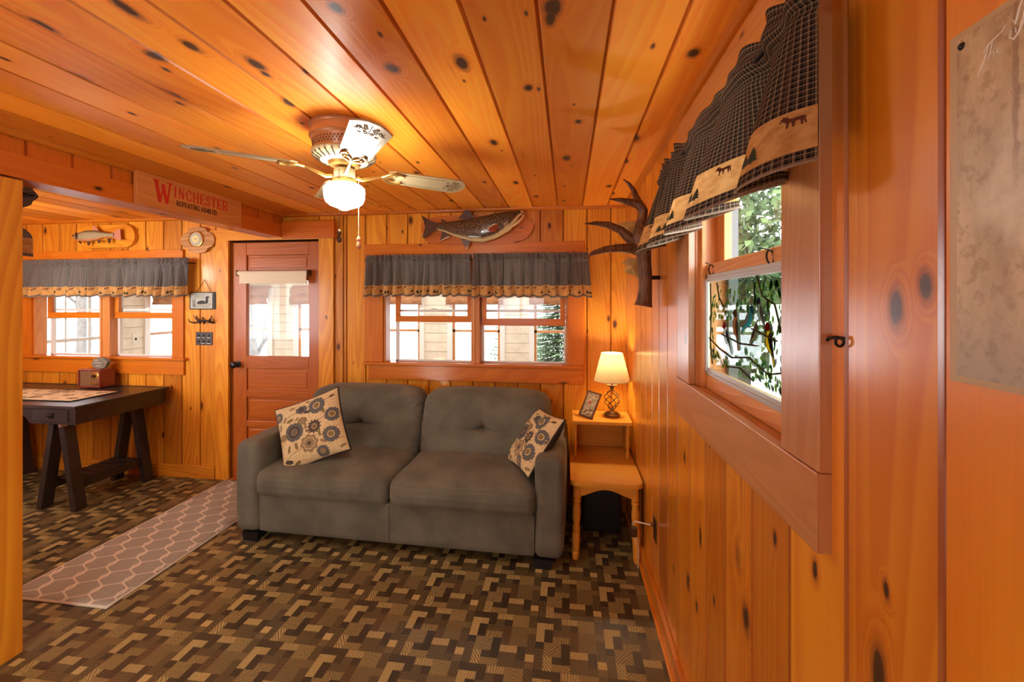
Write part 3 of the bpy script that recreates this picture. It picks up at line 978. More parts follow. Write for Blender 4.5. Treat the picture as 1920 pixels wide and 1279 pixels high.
def clap(mb, P, a0, a1, z0, z1, holes, th=.13):
    z = z0
    while z < z1 - .01:
        zt = min(z + th, z1)
        for (p, q) in cut(a0, a1, [(h[0], h[1]) for h in holes if h[2] < (z + zt) / 2 < h[3]]):
            for (b0, b1, c, m_) in ((z, zt - .005, 0, 0), (zt - .005, zt, -.006, 1)):
                mb.face([P(p, b0, c), P(q, b0, c), P(q, b1, c), P(p, b1, c)], None, m_)
            mb.face([P(p, z, -.08), P(q, z, -.08), P(q, zt, -.08), P(p, zt, -.08)], None, 0)
        z = zt


pw = []      # porch windows on the outer wall: openings between the board piers
piers = [-4.154, -2.985, -1.830, -.685, .47]
edges = [PX0] + piers + [PX1]
for k in range(len(piers) - 1):
    pw.append((piers[k] + .29, piers[k + 1] - .29))
pw = [(-5.02, piers[0] - .235)] + [(piers[k] + .235, piers[k + 1] - .235) for k in range(len(piers) - 1)]
holes = [(a, b, .62, 1.62) for a, b in pw]
mb = MB()
clap(mb, lambda a, b, c: (a, PY - c, b), PX0, PX1, pz0, pz1, holes)
struct(mb, 'wall_porch_outer', [M['porch'], M['porchdark']])
ew = [(3.62, 4.28, .62, 1.75), (4.72, 5.42, .62, 1.62)]
mb = MB()
clap(mb, lambda a, b, c: (PX0 + c, a, b), YB + .1, PY, pz0, pz1, ew)
struct(mb, 'wall_porch_end', [M['porch'], M['porchdark']])
mb = MB(); mb.box(PX1, PX1 + .08, YB + .1, PY, pz0, pz1)
struct(mb, 'wall_porch_right', M['porch'])
mb = MB(); mb.box(PX0 - .1, PX1 + .1, YB + .09, PY + .1, pz0 - .06, pz0)
struct(mb, 'floor_porch', M['porchdark'])
mb = MB(); mb.box(PX0 - .3, PX1 + .3, YB - .4, PY + .35, pz1, pz1 + .06)
struct(mb, 'ceiling_porch', M['porch'])


def pwin(w, P, a0, a1, z0, z1, muntins=False):
    """white cased porch window; P(a,b,c)"""
    def bx(mb, p, q, b0, b1, c0, c1, m=0):
        A, B = P(p, b0, c0), P(q, b1, c1)
        mb.box(A[0], B[0], A[1], B[1], A[2], B[2], m)
    mb = MB()
    for (p, q, b0, b1) in ((a0 - .07, a0, z0 - .07, z1 + .07), (a1, a1 + .07, z0 - .07, z1 + .07), (a0, a1, z1, z1 + .07), (a0 - .03, a1 + .03, z0 - .07, z0)):
        bx(mb, p, q, b0, b1, -.07, .018)
    mb.build('casing', M['white'], w, bevel=.003)
    zm = 1.08
    mb = MB()
    for (p, q, b0, b1) in ((a0, a0 + .035, z0, z1), (a1 - .035, a1, z0, z1), (a0, a1, zm - .018, zm + .018), (a0, a1, z0, z0 + .04), (a0, a1, z1 - .03, z1)):
        bx(mb, p, q, b0, b1, -.05, -.02)
    if muntins:
        for k in (1, 2): bx(mb, a0 + (a1 - a0) * k / 3 - .008, a0 + (a1 - a0) * k / 3 + .008, z0, z1, -.045, -.025)
        for zz in (.84, 1.32): bx(mb, a0, a1, zz - .008, zz + .008, -.045, -.025)
    s = mb.build('sash', M['casing'] if not muntins else M['white'], w)
    mb = MB(); bx(mb, a0 + .03, a1 - .03, z0 + .03, z1 - .03, -.037, -.034)
    mb.build('pane', M['glass'], s)


k = 6
for a, b in pw:
    w = thing('window_%d' % k, None, None); w['kind'] = 'structure'; k += 1
    pwin(w, lambda a_, b_, c_: (a_, PY - c_, b_), a, b, .62, 1.62)
for n_, (a, b, z0, z1) in enumerate(ew):
    w = thing('window_%d' % k, None, None); w['kind'] = 'structure'; k += 1
    pwin(w, lambda a_, b_, c_: (PX0 + c_, a_, b_), a, b, z0, z1, muntins=(n_ == 0))

# ground outside
mb = MB(); mb.box(-60, 60, -20, 90, -.75, -.7)
struct(mb, 'ground', M['ground'], loc=(0, 0, 0))
# ------------------------------------------------------------------ sofa (local frame: x along width, -y front)
sofa = thing('sofa', 'grey two-seat sofa with tufted back cushions under the centre window', 'sofa', (-1.035, 2.80, 0), (0, 0, R(-1.6)), local=True)
W2 = 1.022
SF = M['sofa']
# arms: rounded slabs, a bit taller and fuller at the rear
for sx in (-1, 1):
    mb = MB()
    def armf(p, a, sx=sx):
        y = p.y
        k = (y + .4) / .8
        bulge = .012 * math.sin((p.z + .28) * 5.2)
        zz = p.z * (1 + .0) + (.022 * k if p.z > 0 else 0)
        return (p.x + bulge * (1 if a[0] * sx > 0 else .6) * sx, y + (.012 * math.sin((p.z + .3) * 4) if a[1] < 0 else 0), zz)
    mb.rbox((sx * (W2 - .083), -.012, .330), (.083, .400, .280), (.045, .05, .05), 14, fn=armf)
    mb.build('arm', SF, sofa, smooth=60, weld=True)
mb = MB()
mb.rbox((0, -.005, .172), (W2 - .155, .388, .120), (.02, .02, .02), 8)
mb.box(-.001, .001, -.3985, -.39, .07, .28)
mb.build('base', SF, sofa, smooth=60, weld=True)
mb = MB()
mb.rbox((0, .285, .46), (W2 - .14, .075, .27), (.06, .06, .06), 10, fn=lambda p, a: (p.x, p.y + .12 * (p.z + .3) / .6 * .35, p.z))
mb.build('back', SF, sofa, smooth=60, weld=True)


def nz_(x, y, s=1.0):
    return math.sin(x * 7.1 * s + 1.3) * math.cos(y * 5.3 * s + .7) + .5 * math.sin(x * 17.3 * s + y * 11 * s)


for k, (x0, x1) in enumerate(((-W2 + .152, -.004), (.004, W2 - .152))):
    mb = MB()
    hx = (x1 - x0) / 2
    def seatf(p, a, k=k, hx=hx):
        ux, uy = p.x / hx, p.y / .40
        cr = max(0, 1 - ux ** 4) * max(0, 1 - uy ** 4)
        z = p.z + (.026 * cr + .004 * nz_(p.x * 1.5 + k, p.y * 1.5) if p.z > 0 else -.004 * cr)
        y = p.y
        if a[1] < -.6:   # front face: bulging with slack gathers
            y -= .014 * (1 - abs(p.z) / .08 * .8) * (1 - ux ** 6)
            wgt = math.exp(-((ux - (-.35 if k else .25)) / .5) ** 2)
            gz = max(0, 1 - abs(p.z + .012) / .062)
            y += .0075 * wgt * gz * math.sin(p.x * 120 + 3 * math.sin(p.x * 13 + k) + p.z * 20) * (.6 + .4 * math.sin(p.x * 31))
            y += .004 * math.exp(-((p.z - .052) / .004) ** 2)      # piping seam
        if a[2] > 0:
            z += .0018 * math.sin(p.x * 34 + 2 * math.sin(p.y * 9)) * max(0, -uy) ** 2
        z -= .012 * max(0, -uy - .55) * (1 if p.z > 0 else 0) * 2
        return (p.x, y, z)
    mb.rbox(((x0 + x1) / 2, -.045, .365), (hx, .385, .082), (.045, .055, .05), 84, fn=seatf)
    mb.build('seat_cushion', SF, sofa, smooth=70, weld=True)
for k, (x0, x1, zt) in enumerate(((-W2 + .145, -.006, 0), (.006, W2 - .11, 0))):
    mb = MB()
    hx = (x1 - x0) / 2
    def backf(p, a, k=k, hx=hx):
        ux, uz = p.x / hx, p.z / .232
        cr = max(0, 1 - ux ** 4) * max(0, 1 - uz ** 4)
        y = p.y
        if a[1] < 0:
            y -= .045 * cr
            y += .040 * math.exp(-((ux) ** 2 * 420 + (uz + .03) ** 2 * 420))
            y += .022 * math.exp(-((ux) ** 2 * 60 + (uz + .03) ** 2 * 90))
            fold_z = (uz + .03 + .05 * ux * (1 if k else -1) + .10 * ux * ux)
            y += .012 * math.exp(-(fold_z / .022) ** 2) * math.exp(-(ux / .26) ** 2)
            y -= .006 * math.exp(-((fold_z - .06) / .03) ** 2) * math.exp(-(ux / .4) ** 2)
            y += .0035 * math.exp(-(fold_z / .014) ** 2) * (1 - ux ** 4)
            y += .0055 * math.exp(-(ux / .008) ** 2)                # vertical seam
            ci = 1 if k == 0 else -1
            cx, cz = ux - ci * 1.0, uz - .80
            rr_ = math.hypot(cx, cz)
            y += .0065 * math.sin(math.atan2(cz, -ci * cx) * 13 + rr_ * 3) * math.exp(-(rr_ / .40) ** 2) * min(1, rr_ * 6)
            cx, cz = ux - ci * 1.0, uz + .1
            y += .004 * math.sin(uz * 34) * math.exp(-(cx / .12) ** 2)
            y += .003 * nz_(p.x * 2 + k * 3, p.z * 3)
            y += .005 * math.exp(-((uz - .80 + .05 * ux * ux) / .02) ** 2) * (.5 + .5 * math.sin(ux * 7 + k))
        z = p.z + (.018 * max(0, 1 - ux ** 4) if uz > 0 else 0) - .035 * abs(ux) ** 6 * (1 if uz > 0 else 0)
        x = p.x * (1 + .02 * (1 - abs(uz)))
        y += .13 * (z + .23) / .46        # leans back
        return (x, y, z)
    mb.rbox(((x0 + x1) / 2, .125, .625), (hx, .095, .222), (.055, .07, .060), 96, fn=backf)
    mb.build('back_cushion', SF, sofa, smooth=75, weld=True)
for fx in (-W2 + .11, W2 - .11):
    for fy in (-.36, .33):
        mb = MB()
        mb.prism([(fx - .045, 0), (fx + .045, 0), (fx + .056, .054), (fx - .056, .054)], lambda a, b, c, fy=fy: (a, fy - .045 + c, b), .09)
        mb.build('foot', M['foot'], sofa, bevel=.006)

# ------------------------------------------------------------------ throw pillows with printed flowers


def pillow(name, label, loc, rot, size, seed, outline=None):
    r2 = random.Random(seed)
    th = thing(name, label, 'pillow', loc, rot, 'floral throw pillows on the sofa', local=True)
    h = size / 2
    T = .062
    def S(s_, t_, side=-1, off=0.0):
        px = h * s_ * (1 - .055 * (1 - t_ * t_)) ; pz = h * t_ * (1 - .055 * (1 - s_ * s_))
        e = max(0, (1 - s_ ** 4)) ** .62 * max(0, (1 - t_ ** 4)) ** .62
        y = side * (T * e + .006 + .003 * e * math.sin(s_ * 9 + seed) * math.sin(t_ * 8))
        nrm = side * off
        return Vector((px, y + nrm, pz))
    mb = MB()
    mb.grid(lambda u, v: S(math.sin((u * 2 - 1) * math.pi / 2), math.sin((v * 2 - 1) * math.pi / 2)), 36, 36, uvf=lambda u, v: (u * size, v * size))
    # printed flowers on the front
    DM = {'slate': 1, 'slate2': 2, 'olive': 3, 'taupe': 4, 'stem': 5}
    def disc(cx, cy, rf, m, off, nr=4, nt=44, sq=1.0, rotn=0.0):
        b = len(mb.v)
        for i in range(nr + 1):
            for j in range(nt):
                a = j / nt * 2 * math.pi
                rr_ = rf(a) * (i / nr if i else .001)
                x = rr_ * math.cos(a); y = rr_ * math.sin(a) * sq
                xr = x * math.cos(rotn) - y * math.sin(rotn); yr = x * math.sin(rotn) + y * math.cos(rotn)
                s_ = max(-.995, min(.995, cx + xr / h)); t_ = max(-.995, min(.995, cy + yr / h))
                mb.v.append(tuple(S(s_, t_, -1, off)))
        for i in range(nr):
            for j in range(nt):
                j2 = (j + 1) % nt
                mb.f.append((b + i * nt + j, b + i * nt + j2, b + (i + 1) * nt + j2, b + (i + 1) * nt + j))
                mb.uv.append([(0, 0)] * 4); mb.m.append(m); mb.t.append(.5); mb.col.append((0, 0, 0))
    def line(p, q, w, m, off):
        n = 14
        for i in range(n):
            a, b_ = i / n, (i + 1) / n
            def pt(k, sgn):
                x = p[0] + (q[0] - p[0]) * k; y = p[1] + (q[1] - p[1]) * k + .03 * math.sin(k * math.pi)
                d = math.hypot(q[0] - p[0], q[1] - p[1]) + 1e-6
                return S(max(-.99, min(.99, x - sgn * w / h * (q[1] - p[1]) / d)), max(-.99, min(.99, y + sgn * w / h * (q[0] - p[0]) / d)), -1, off)
            mb.face([pt(a, -1), pt(a, 1), pt(b_, 1), pt(b_, -1)], None, m)
    scallop = lambda r, n, d: (lambda a: r * (1 - d + d * abs(math.cos(n * a / 2)) ** .7))
    spiky = lambda r, n, d: (lambda a: r * (1 - d * abs(((a * n / 2 / math.pi) % 1) * 2 - 1)))
    # layout follows a staggered print
    FL = [(-.42, .02, .052, 'dahlia'), (.38, .62, .048, 'aster'), (.22, -.02, .042, 'star'), (-.02, -.48, .05, 'rosette'), (.80, .18, .040, 'aster'),
          (.66, -.42, .045, 'aster'), (-.10, .66, .034, 'rosette2'), (.30, -.84, .036, 'star2'), (-.12, .28, .028, 'oval'), (-.88, .66, .034, 'star2'), (-.82, -.02, .025, 'oval')]
    for (a, b) in (((-.95, -.28), (-.5, -.05)), ((-.42, .02), (.2, -.02)), ((.22, .1), (.75, .2)), ((-.85, -.72), (-.1, -.5)), ((.3, -.38), (.66, -.35)), ((-.1, .5), (.35, .62)), ((.5, -.7), (.95, -.6)), ((-.8, .45), (-.2, .62)), ((.5, .66), (.9, .74))):
        line(a, b, .0014, 5, .0006)
    for (x, y, rt, w_, c_) in ((-.66, .5, 1.2, .018, 'taupe'), (-.5, .42, .2, .022, 'olive'), (-.28, .40, .5, .012, 'olive'), (.06, .52, -.2, .02, 'slate2'), (.56, .40, 1.7, .02, 'olive'), (-.05, .1, 1.5, .018, 'taupe'), (0, -.1, -.7, .02, 'taupe'),
                               (-.66, -.44, 1.3, .02, 'olive'), (-.42, -.42, 1.7, .021, 'olive'), (.34, -.28, 1.6, .018, 'olive'), (.40, -.55, -.6, .02, 'taupe'), (.5, -.50, .9, .018, 'olive'), (-.74, -.78, -.4, .026, 'slate2'), (-.5, -.9, .3, .02, 'olive'),
                               (.62, .16, .6, .014, 'olive'), (.66, .08, -.5, .014, 'olive'), (.84, .78, .3, .014, 'stem'), (-.4, .8, .1, .018, 'taupe'), (.1, .86, -.2, .014, 'olive'), (.88, -.84, .4, .018, 'taupe'), (-.86, .3, 1.2, .02, 'taupe')):
        disc(x, y, lambda a, w_=w_: 1.15 * w_ * (.62 + .38 * abs(math.cos(a)) ** 1.5) * (1 if True else 0), DM[c_], .0008, 2, 18, .62, rt)
    for (x, y, rd, ty) in FL:
        rd *= 1.22
        if ty == 'dahlia':
            disc(x, y, scallop(rd, 26, .14), 1, .0010); disc(x, y, scallop(rd * .62, 20, .12), 2, .0016, 3)
            disc(x, y, lambda a: rd * .36, 4, .0022, 3, 24); disc(x, y, lambda a: rd * .27, 1, .0028, 2, 24); disc(x, y, lambda a: rd * .1, 3, .0033, 2, 12)
        elif ty == 'aster':
            disc(x, y, scallop(rd, 17, .2), 1, .0010); disc(x, y, lambda a: rd * .42, 0, .0016, 3, 24); disc(x, y, lambda a: rd * .33, 3, .0022, 3, 24)
        elif ty == 'star':
            disc(x, y, spiky(rd, 12, .36), 2, .0010); disc(x, y, spiky(rd * .5, 12, .3), 4, .0016, 3); disc(x, y, lambda a: rd * .14, 5, .0022, 2, 12)
        elif ty == 'rosette':
            disc(x, y, scallop(rd, 8, .28), 4, .0010); disc(x, y, scallop(rd * .68, 8, .24), 0, .0016, 3); disc(x, y, scallop(rd * .6, 8, .24), 4, .0021, 3); disc(x, y, lambda a: rd * .2, 2, .0027, 2, 16)
        elif ty == 'rosette2':
            disc(x, y, scallop(rd, 7, .24), 1, .0010, sq=.7); disc(x, y, lambda a: rd * .4, 2, .0016, 3, 24)
        elif ty == 'star2':
            disc(x, y, spiky(rd, 16, .3), 1, .0010); disc(x, y, lambda a: rd * .4, 4, .0016, 3, 20)
        else:
            disc(x, y, lambda a, rd=rd: rd, 3, .0010, 3, 24, .74); disc(x, y, lambda a, rd=rd: rd * .7, 4, .0016, 2, 24, .74)
    mb.build('front_cover', [M['pillow'], M['slate'], M['slate2'], M['olive'], M['taupe'], M['stem']], th, smooth=80)
    mb = MB()
    mb.grid(lambda u, v: S(math.sin((u * 2 - 1) * math.pi / 2), math.sin((v * 2 - 1) * math.pi / 2), 1), 24, 24, flip=True)
    mb.build('back_cover', M['pilback'], th, smooth=80)
    mb = MB()
    pts = []
    for e in range(4):
        for i in range(16):
            q = math.sin((i / 16 * 2 - 1) * math.pi / 2)
            s_, t_ = [(q, -1), (1, q), (-q, 1), (-1, -q)][e]
            pts.append(Vector((h * s_ * (1 - .055 * (1 - t_ * t_)), 0, h * t_ * (1 - .055 * (1 - s_ * s_)))))
    mb.tube(pts, .0075, 8, closed=True, frame=(0, 1, 0))
    mb.build('piping', M['pilback'], th, smooth=80)
    return th


pillow('throw_pillow', 'square floral throw pillow leaning on the left arm of the sofa', (-1.655, 2.60, .650), (R(-26), R(-20), R(14)), .425, 1)
pillow('throw_pillow', 'floral throw pillow wedged against the right arm of the sofa', (-.20, 2.66, .618), (R(-38), R(-4), R(-64)), .385, 2)

# ------------------------------------------------------------------ runner rug
t = NT('trellis_rug')
uvn = t.uv(); q = t.sep(uvn)
A_, B_ = .150, .205
ph = t.math('MULTIPLY', t.math('DIVIDE', q[1], B_), 6.2832)
cs = t.math('ADD', t.math('COSINE', ph), t.math('MULTIPLY', t.math('COSINE', t.math('MULTIPLY', ph, 3.0)), -.30))
cs = t.math('MULTIPLY', cs, A_ / 4 / .96)
def wrapd(x):
    f = t.math('FRACT', t.math('ADD', t.math('DIVIDE', x, A_), .5))
    return t.math('MULTIPLY', t.math('ABSOLUTE', t.math('SUBTRACT', f, .5)), A_)
d0 = wrapd(t.math('SUBTRACT', q[0], cs))
d1_ = wrapd(t.math('SUBTRACT', t.math('ADD', q[0], cs), A_ / 2))
dm = t.math('MINIMUM', d0, d1_)
nz = t.noise(uvn, 260, 2)
dm = t.math('ADD', dm, t.math('MULTIPLY', t.math('SUBTRACT', nz, .5), .006))
ln = t.ss(dm, .0092, .0066)
ed = t.math('MINIMUM', t.math('MINIMUM', q[0], t.math('SUBTRACT', .60, q[0])), q[1])
ln = t.math('MAXIMUM', ln, t.ss(ed, .012, .009))
base = t.mix(t.ss(nz, .3, .7), srgb(146, 141, 127), srgb(188, 183, 167))
col = t.mix(ln, base, srgb(222, 214, 194))
t.bsdf(Base_Color=col, Roughness=.95, Specular_IOR_Level=.1, Normal=t.bump(nz, .6, .004))
mb = MB()
RW = .60
def rugP(u, v):
    x = -2.81 + u * RW + .0 ; y = 1.79 + v * 1.43
    return Vector((x + .0 * v, y, .009 + .0015 * math.sin(v * 9 + u * 3)))
mb.grid(rugP, 12, 30, uvf=lambda u, v: (u * RW, v * 1.43))
rug = mb.build('runner_rug', t.mat, None, smooth=60, solid=.008, loc=(-2.5, 2.5, 0))
tag(rug, 'beige trellis pattern runner rug leading to the door', 'rug')

# ------------------------------------------------------------------ end table with raised tier
et = thing('end_table', 'honey maple step end table squeezed between sofa and right wall', 'end table', (.22, 2.8, 0))
MP = M['maple']
ZS, ZT = .462, .702
mb = MB()
out = []
x0, x1, y0, y1, rr_ = .016, .424, 2.452, 3.165, .045
for (cx, cy, a0) in ((x0 + rr_, y0 + rr_, 180), (x1 - rr_, y0 + rr_, 270), (x1 - .01, y1 - .01, 0), (x0 + .01, y1 - .01, 90)):
    r_ = rr_ if a0 >= 180 else .01
    for i in range(7): out.append((cx + r_ * math.cos(R(a0 + i * 15)), cy + r_ * math.sin(R(a0 + i * 15))))
mb.prism(out, lambda a, b, c: (a, b, ZS - c), .024)
mb.build('seat_top', MP, et, bevel=.005)
mb = MB()
out = [(.035, 2.835), (.412, 2.835), (.418, 2.86), (.418, 3.12), (.035, 3.12)]
mb.prism(out, lambda a, b, c: (a, b, ZT - c), .02)
mb.build('tier_top', MP, et, bevel=.005)
mb = MB(); mb.box(.05, .402, 3.09, 3.105, ZS, ZT - .02, grain=0); mb.build('tier_back', MP, et)
for sx in (.052, .392):
    mb = MB()
    mb.box(sx - .007, sx + .007, 2.91, 3.09, ZS, ZT - .02, grain=1)
    mb.build('tier_side', MP, et, bevel=.003)
    mb = MB()
    mb.lathe([(.004, 0), (.012, .0), (.012, .04), (.007, .05), (.011, .065), (.013, .09), (.008, .125), (.012, .14), (.012, ZT - ZS - .02)], (sx, 2.875, ZS), 14)
    mb.build('tier_post', MP, et, smooth=40)


def apron(x0, x1, y):
    o = [(x0, 0), (x1, 0)]
    N = 24
    for i in range(N + 1):
        k = i / N
        o.append((x1 + (x0 - x1) * k, -.075 + .045 * math.sin(math.pi * k) ** 1.6))
    return o


for yy in (2.49, 3.11):
    mb = MB(); mb.prism(apron(.06, .375, yy), lambda a, b, c: (a, yy + c, ZS - .024 + b), .018); mb.build('apron', MP, et)
for xx in (.042, .378):
    mb = MB(); mb.box(xx, xx + .018, 2.51, 3.11, ZS - .085, ZS - .024, grain=1); mb.build('apron', MP, et)
prof = [(.010, 0), (.018, .004), (.021, .03), (.022, .045), (.019, .05), (.022, .056), (.023, .10), (.023, .15), (.018, .158), (.023, .166), (.023, .185), (.017, .20), (.022, .225), (.024, .27), (.019, .315), (.018, .325), (.023, .335), (.018, .345), (.023, .352), (.022, .36), (.023, .438)]
for xx in (.058, .380):
    for yy in (2.505, 3.095):
        mb = MB()
        mb.lathe(prof, (xx, yy, 0), 18)
        # slight outward splay at the bottom
        for i, p in enumerate(mb.v):
            k = 1 - p[2] / .438
            mb.v[i] = (p[0] + (.012 if xx > .2 else -.012) * k, p[1] + (-.012 if yy < 2.8 else .012) * k, p[2])
        mb.build('leg', MP, et, smooth=45)
mb = MB()
mb.box(.10, .335, 2.80, 3.06, 0, .36)
o = mb.build('storage_box', M['blackplastic'], None, bevel=.01)
tag(o, 'black box on the floor beneath the maple end table', 'box')

# ------------------------------------------------------------------ table lamp
lx, ly, lz = .302, 2.985, ZT
lamp = thing('table_lamp', 'lit table lamp with cream shade and twisted iron cage base', 'lamp', (lx, ly, lz))
mb = MB()
mb.lathe([(.001, 0), (.054, 0), (.056, .008), (.056, .016), (.050, .022), (.044, .022), (.040, .028), (.018, .034), (.012, .04), (.012, .05), (.001, .052)], (lx, ly, lz), 28)
mb.build('base', M['bronze'], lamp, smooth=40)
mb = MB()
for k in range(6):
    pts = []
    for i in range(25):
        f = i / 24
        r_ = .010 + .045 * math.sin(math.pi * f) ** .85 * (.75 + .35 * f)
        a = k * math.pi / 3 + f * math.pi * .95
        pts.append((lx + r_ * math.cos(a), ly + r_ * math.sin(a), lz + .045 + f * .135))
    mb.tube(pts, .0032, 6)
mb.build('cage', M['bronze'], lamp, smooth=60)
mb = MB()
mb.lathe([(.001, 0), (.013, 0), (.010, .01), (.016, .016), (.012, .024), (.034, .034), (.036, .038), (.010, .040), (.009, .145), (.001, .146)], (lx, ly, lz + .178), 20)
mb.build('stem', M['bronze'], lamp, smooth=50)
mb = MB()
mb.lathe([(.121, .245), (.0725, .432)], (lx, ly, lz), 48, caps=False)
shade = mb.build('lamp_shade', M['shade'], lamp, smooth=60)
mb = MB()
for r_, h_ in ((.121, .2455), (.0725, .4315)):
    mb = MB(); mb.tube([(lx + r_ * math.cos(a), ly + r_ * math.sin(a), lz + h_) for a in [i / 40 * 2 * math.pi for i in range(40)]], .0018, 6, closed=True)
    mb.build('shade_rim', M['cream'], shade, smooth=60)
t = NT('warm_bulb_glow')
em = t.n('Emission'); em.inputs[0].default_value = (1.0, .84, .60, 1); em.inputs[1].default_value = 210
t.t.links.new(em.outputs[0], t.out.inputs[0]); M['bulb'] = t.mat
mb = MB()
mb.lathe([(.001, 0), (.012, .002), (.014, .02), (.024, .04), (.029, .058), (.026, .076), (.014, .088), (.001, .092)], (lx, ly, lz + .325), 16)
mb.build('bulb', M['bulb'], lamp, smooth=60)

# ------------------------------------------------------------------ small framed print on the tier
fr = thing('picture_frame', 'small tilted brown picture frame beside the lit lamp', 'picture frame', (.118, 2.915, ZT + .006), (R(-30), R(4), R(-42)), local=True)
w_, h_ = .058, .092
mb = MB()
for a in ((-w_, w_, 0, .012), (-w_, w_, 2 * h_ - .012, 2 * h_)): mb.box(a[0], a[1], -.006, .006, a[2], a[3], grain=0)
for a in ((-w_, -w_ + .012), (w_ - .012, w_)): mb.box(a[0], a[1], -.006, .006, 0, 2 * h_, grain=2)
mb.build('frame', simple('frame_brown', srgb(92, 54, 30), .4), fr, bevel=.002)
t = NT('faded_outdoor_print')
o_ = t.obj()
n1 = t.noise(o_, 60, 4); sp = t.sep(o_)
c1 = t.mix(t.ss(n1, .35, .65), srgb(150, 138, 96), srgb(212, 190, 160))
c1 = t.mix(t.math('MULTIPLY', t.ss(sp[2], .09, .04), t.ss(t.noise(o_, 45, 3), .5, .6)), c1, srgb(70, 60, 36))
t.bsdf(Base_Color=c1, Roughness=.25)
mb = MB(); mb.box(-w_ + .01, w_ - .01, -.001, .003, .01, 2 * h_ - .01)
mb.build('print', t.mat, fr)
mb = MB()
mb.lathe([(.001, -.001), (.012, -.001), (.012, 0), (.001, .0)], (-.008, -.0015, .105), 14, axis='y'); mb.build('flower', simple('print_pink', srgb(190, 84, 76), .5), fr)
mb = MB(); mb.bar((0, .006, .12), (0, .055, .03), .02, .003); mb.build('easel_back', M['blackplastic'], fr)

# ------------------------------------------------------------------ wall outlet with night adapter
ol = thing('outlet', 'dark outlet plate low on the right wall with a plugged-in cord', 'outlet', (XR, 2.18, .36))
mb = MB(); mb.box(XR - .004, XR, 2.145, 2.215, .305, .42)
mb.build('plate', M['bronze'], ol, bevel=.002)
mb = MB(); mb.box(XR - .022, XR - .003, 2.172, 2.190, .375, .392); mb.build('plug', M['bronze'], ol, bevel=.004)
mb = MB()
mb.tube([(XR - .020, 2.18, .383), (XR - .06, 2.19, .384), (XR - .09, 2.22, .376), (XR - .10, 2.26, .34), (XR - .085, 2.31, .29), (XR - .05, 2.36, .16), (XR - .045, 2.42, .02)], .003, 6)
mb.build('cord', M['ceramic'], ol, smooth=60)
mb = MB()
mb.box(XR - .105, XR - .072, 2.26, 2.29, .27, .32)
mb.build('adapter', M['bronze'], ol, bevel=.006)
# ------------------------------------------------------------------ ceiling fan
FX, FY = -.907, 1.647
fan = thing('ceiling_fan', 'cream four-blade ceiling fan with a lit schoolhouse globe', 'ceiling fan', (FX, FY, ZC))
mb = MB()
mb.lathe([(.115, 0), (.132, -.002), (.134, -.012), (.130, -.016), (.130, -.048), (.134, -.052), (.126, -.060), (.126, -.064), (.122, -.07), (.118, -.10), (.116, -.106)], (FX, FY, ZC), 48)
hs = mb.build('housing', M['fanbrown'], fan, smooth=40)
mb = MB()
for k in range(56):
    a = k / 56 * 2 * math.pi
    for zz in (-.072, -.082, -.092):
        c_, s_ = math.cos(a + zz * 5), math.sin(a + zz * 5)
        r_ = .1215 + (zz + .072) * .12
        mb.box(-.0018, .0018, -.001, .002, -.0035, .0035, M=Matrix.Translation((FX + r_ * c_, FY + r_ * s_, ZC + zz)) @ Matrix.Rotation(a + zz * 5 + math.pi / 2, 4, 'Z'))
mb.build('vent_mesh', M['slot'], hs)
mb = MB()
mb.lathe([(.108, -.104), (.124, -.106), (.126, -.112), (.116, -.128), (.085, -.143), (.05, -.149), (.05, -.140)], (FX, FY, ZC), 48)
vr = mb.build('vent_ring', M['cream'], fan, smooth=40)
mb = MB()
for k in range(26):
    a = k / 26 * 2 * math.pi
    p0 = Vector((FX + .122 * math.cos(a), FY + .122 * math.sin(a), ZC - .1215)); p1 = Vector((FX + .092 * math.cos(a), FY + .092 * math.sin(a), ZC - .1415))
    mb.tube([p0, p0 + (p1 - p0) * .5 + Vector((0, 0, -.001)), p1], [.0035, .0042, .0035], 6)
mb.build('vent_slot', M['slot'], vr, smooth=60, kind='stuff')
mb = MB()
mb.lathe([(.001, -.13), (.06, -.131), (.066, -.145), (.058, -.158), (.03, -.163), (.018, -.168), (.018, -.18)], (FX, FY, ZC), 32)
mb.build('motor_hub', M['brass'], fan, smooth=40)
ZBL = 2.026
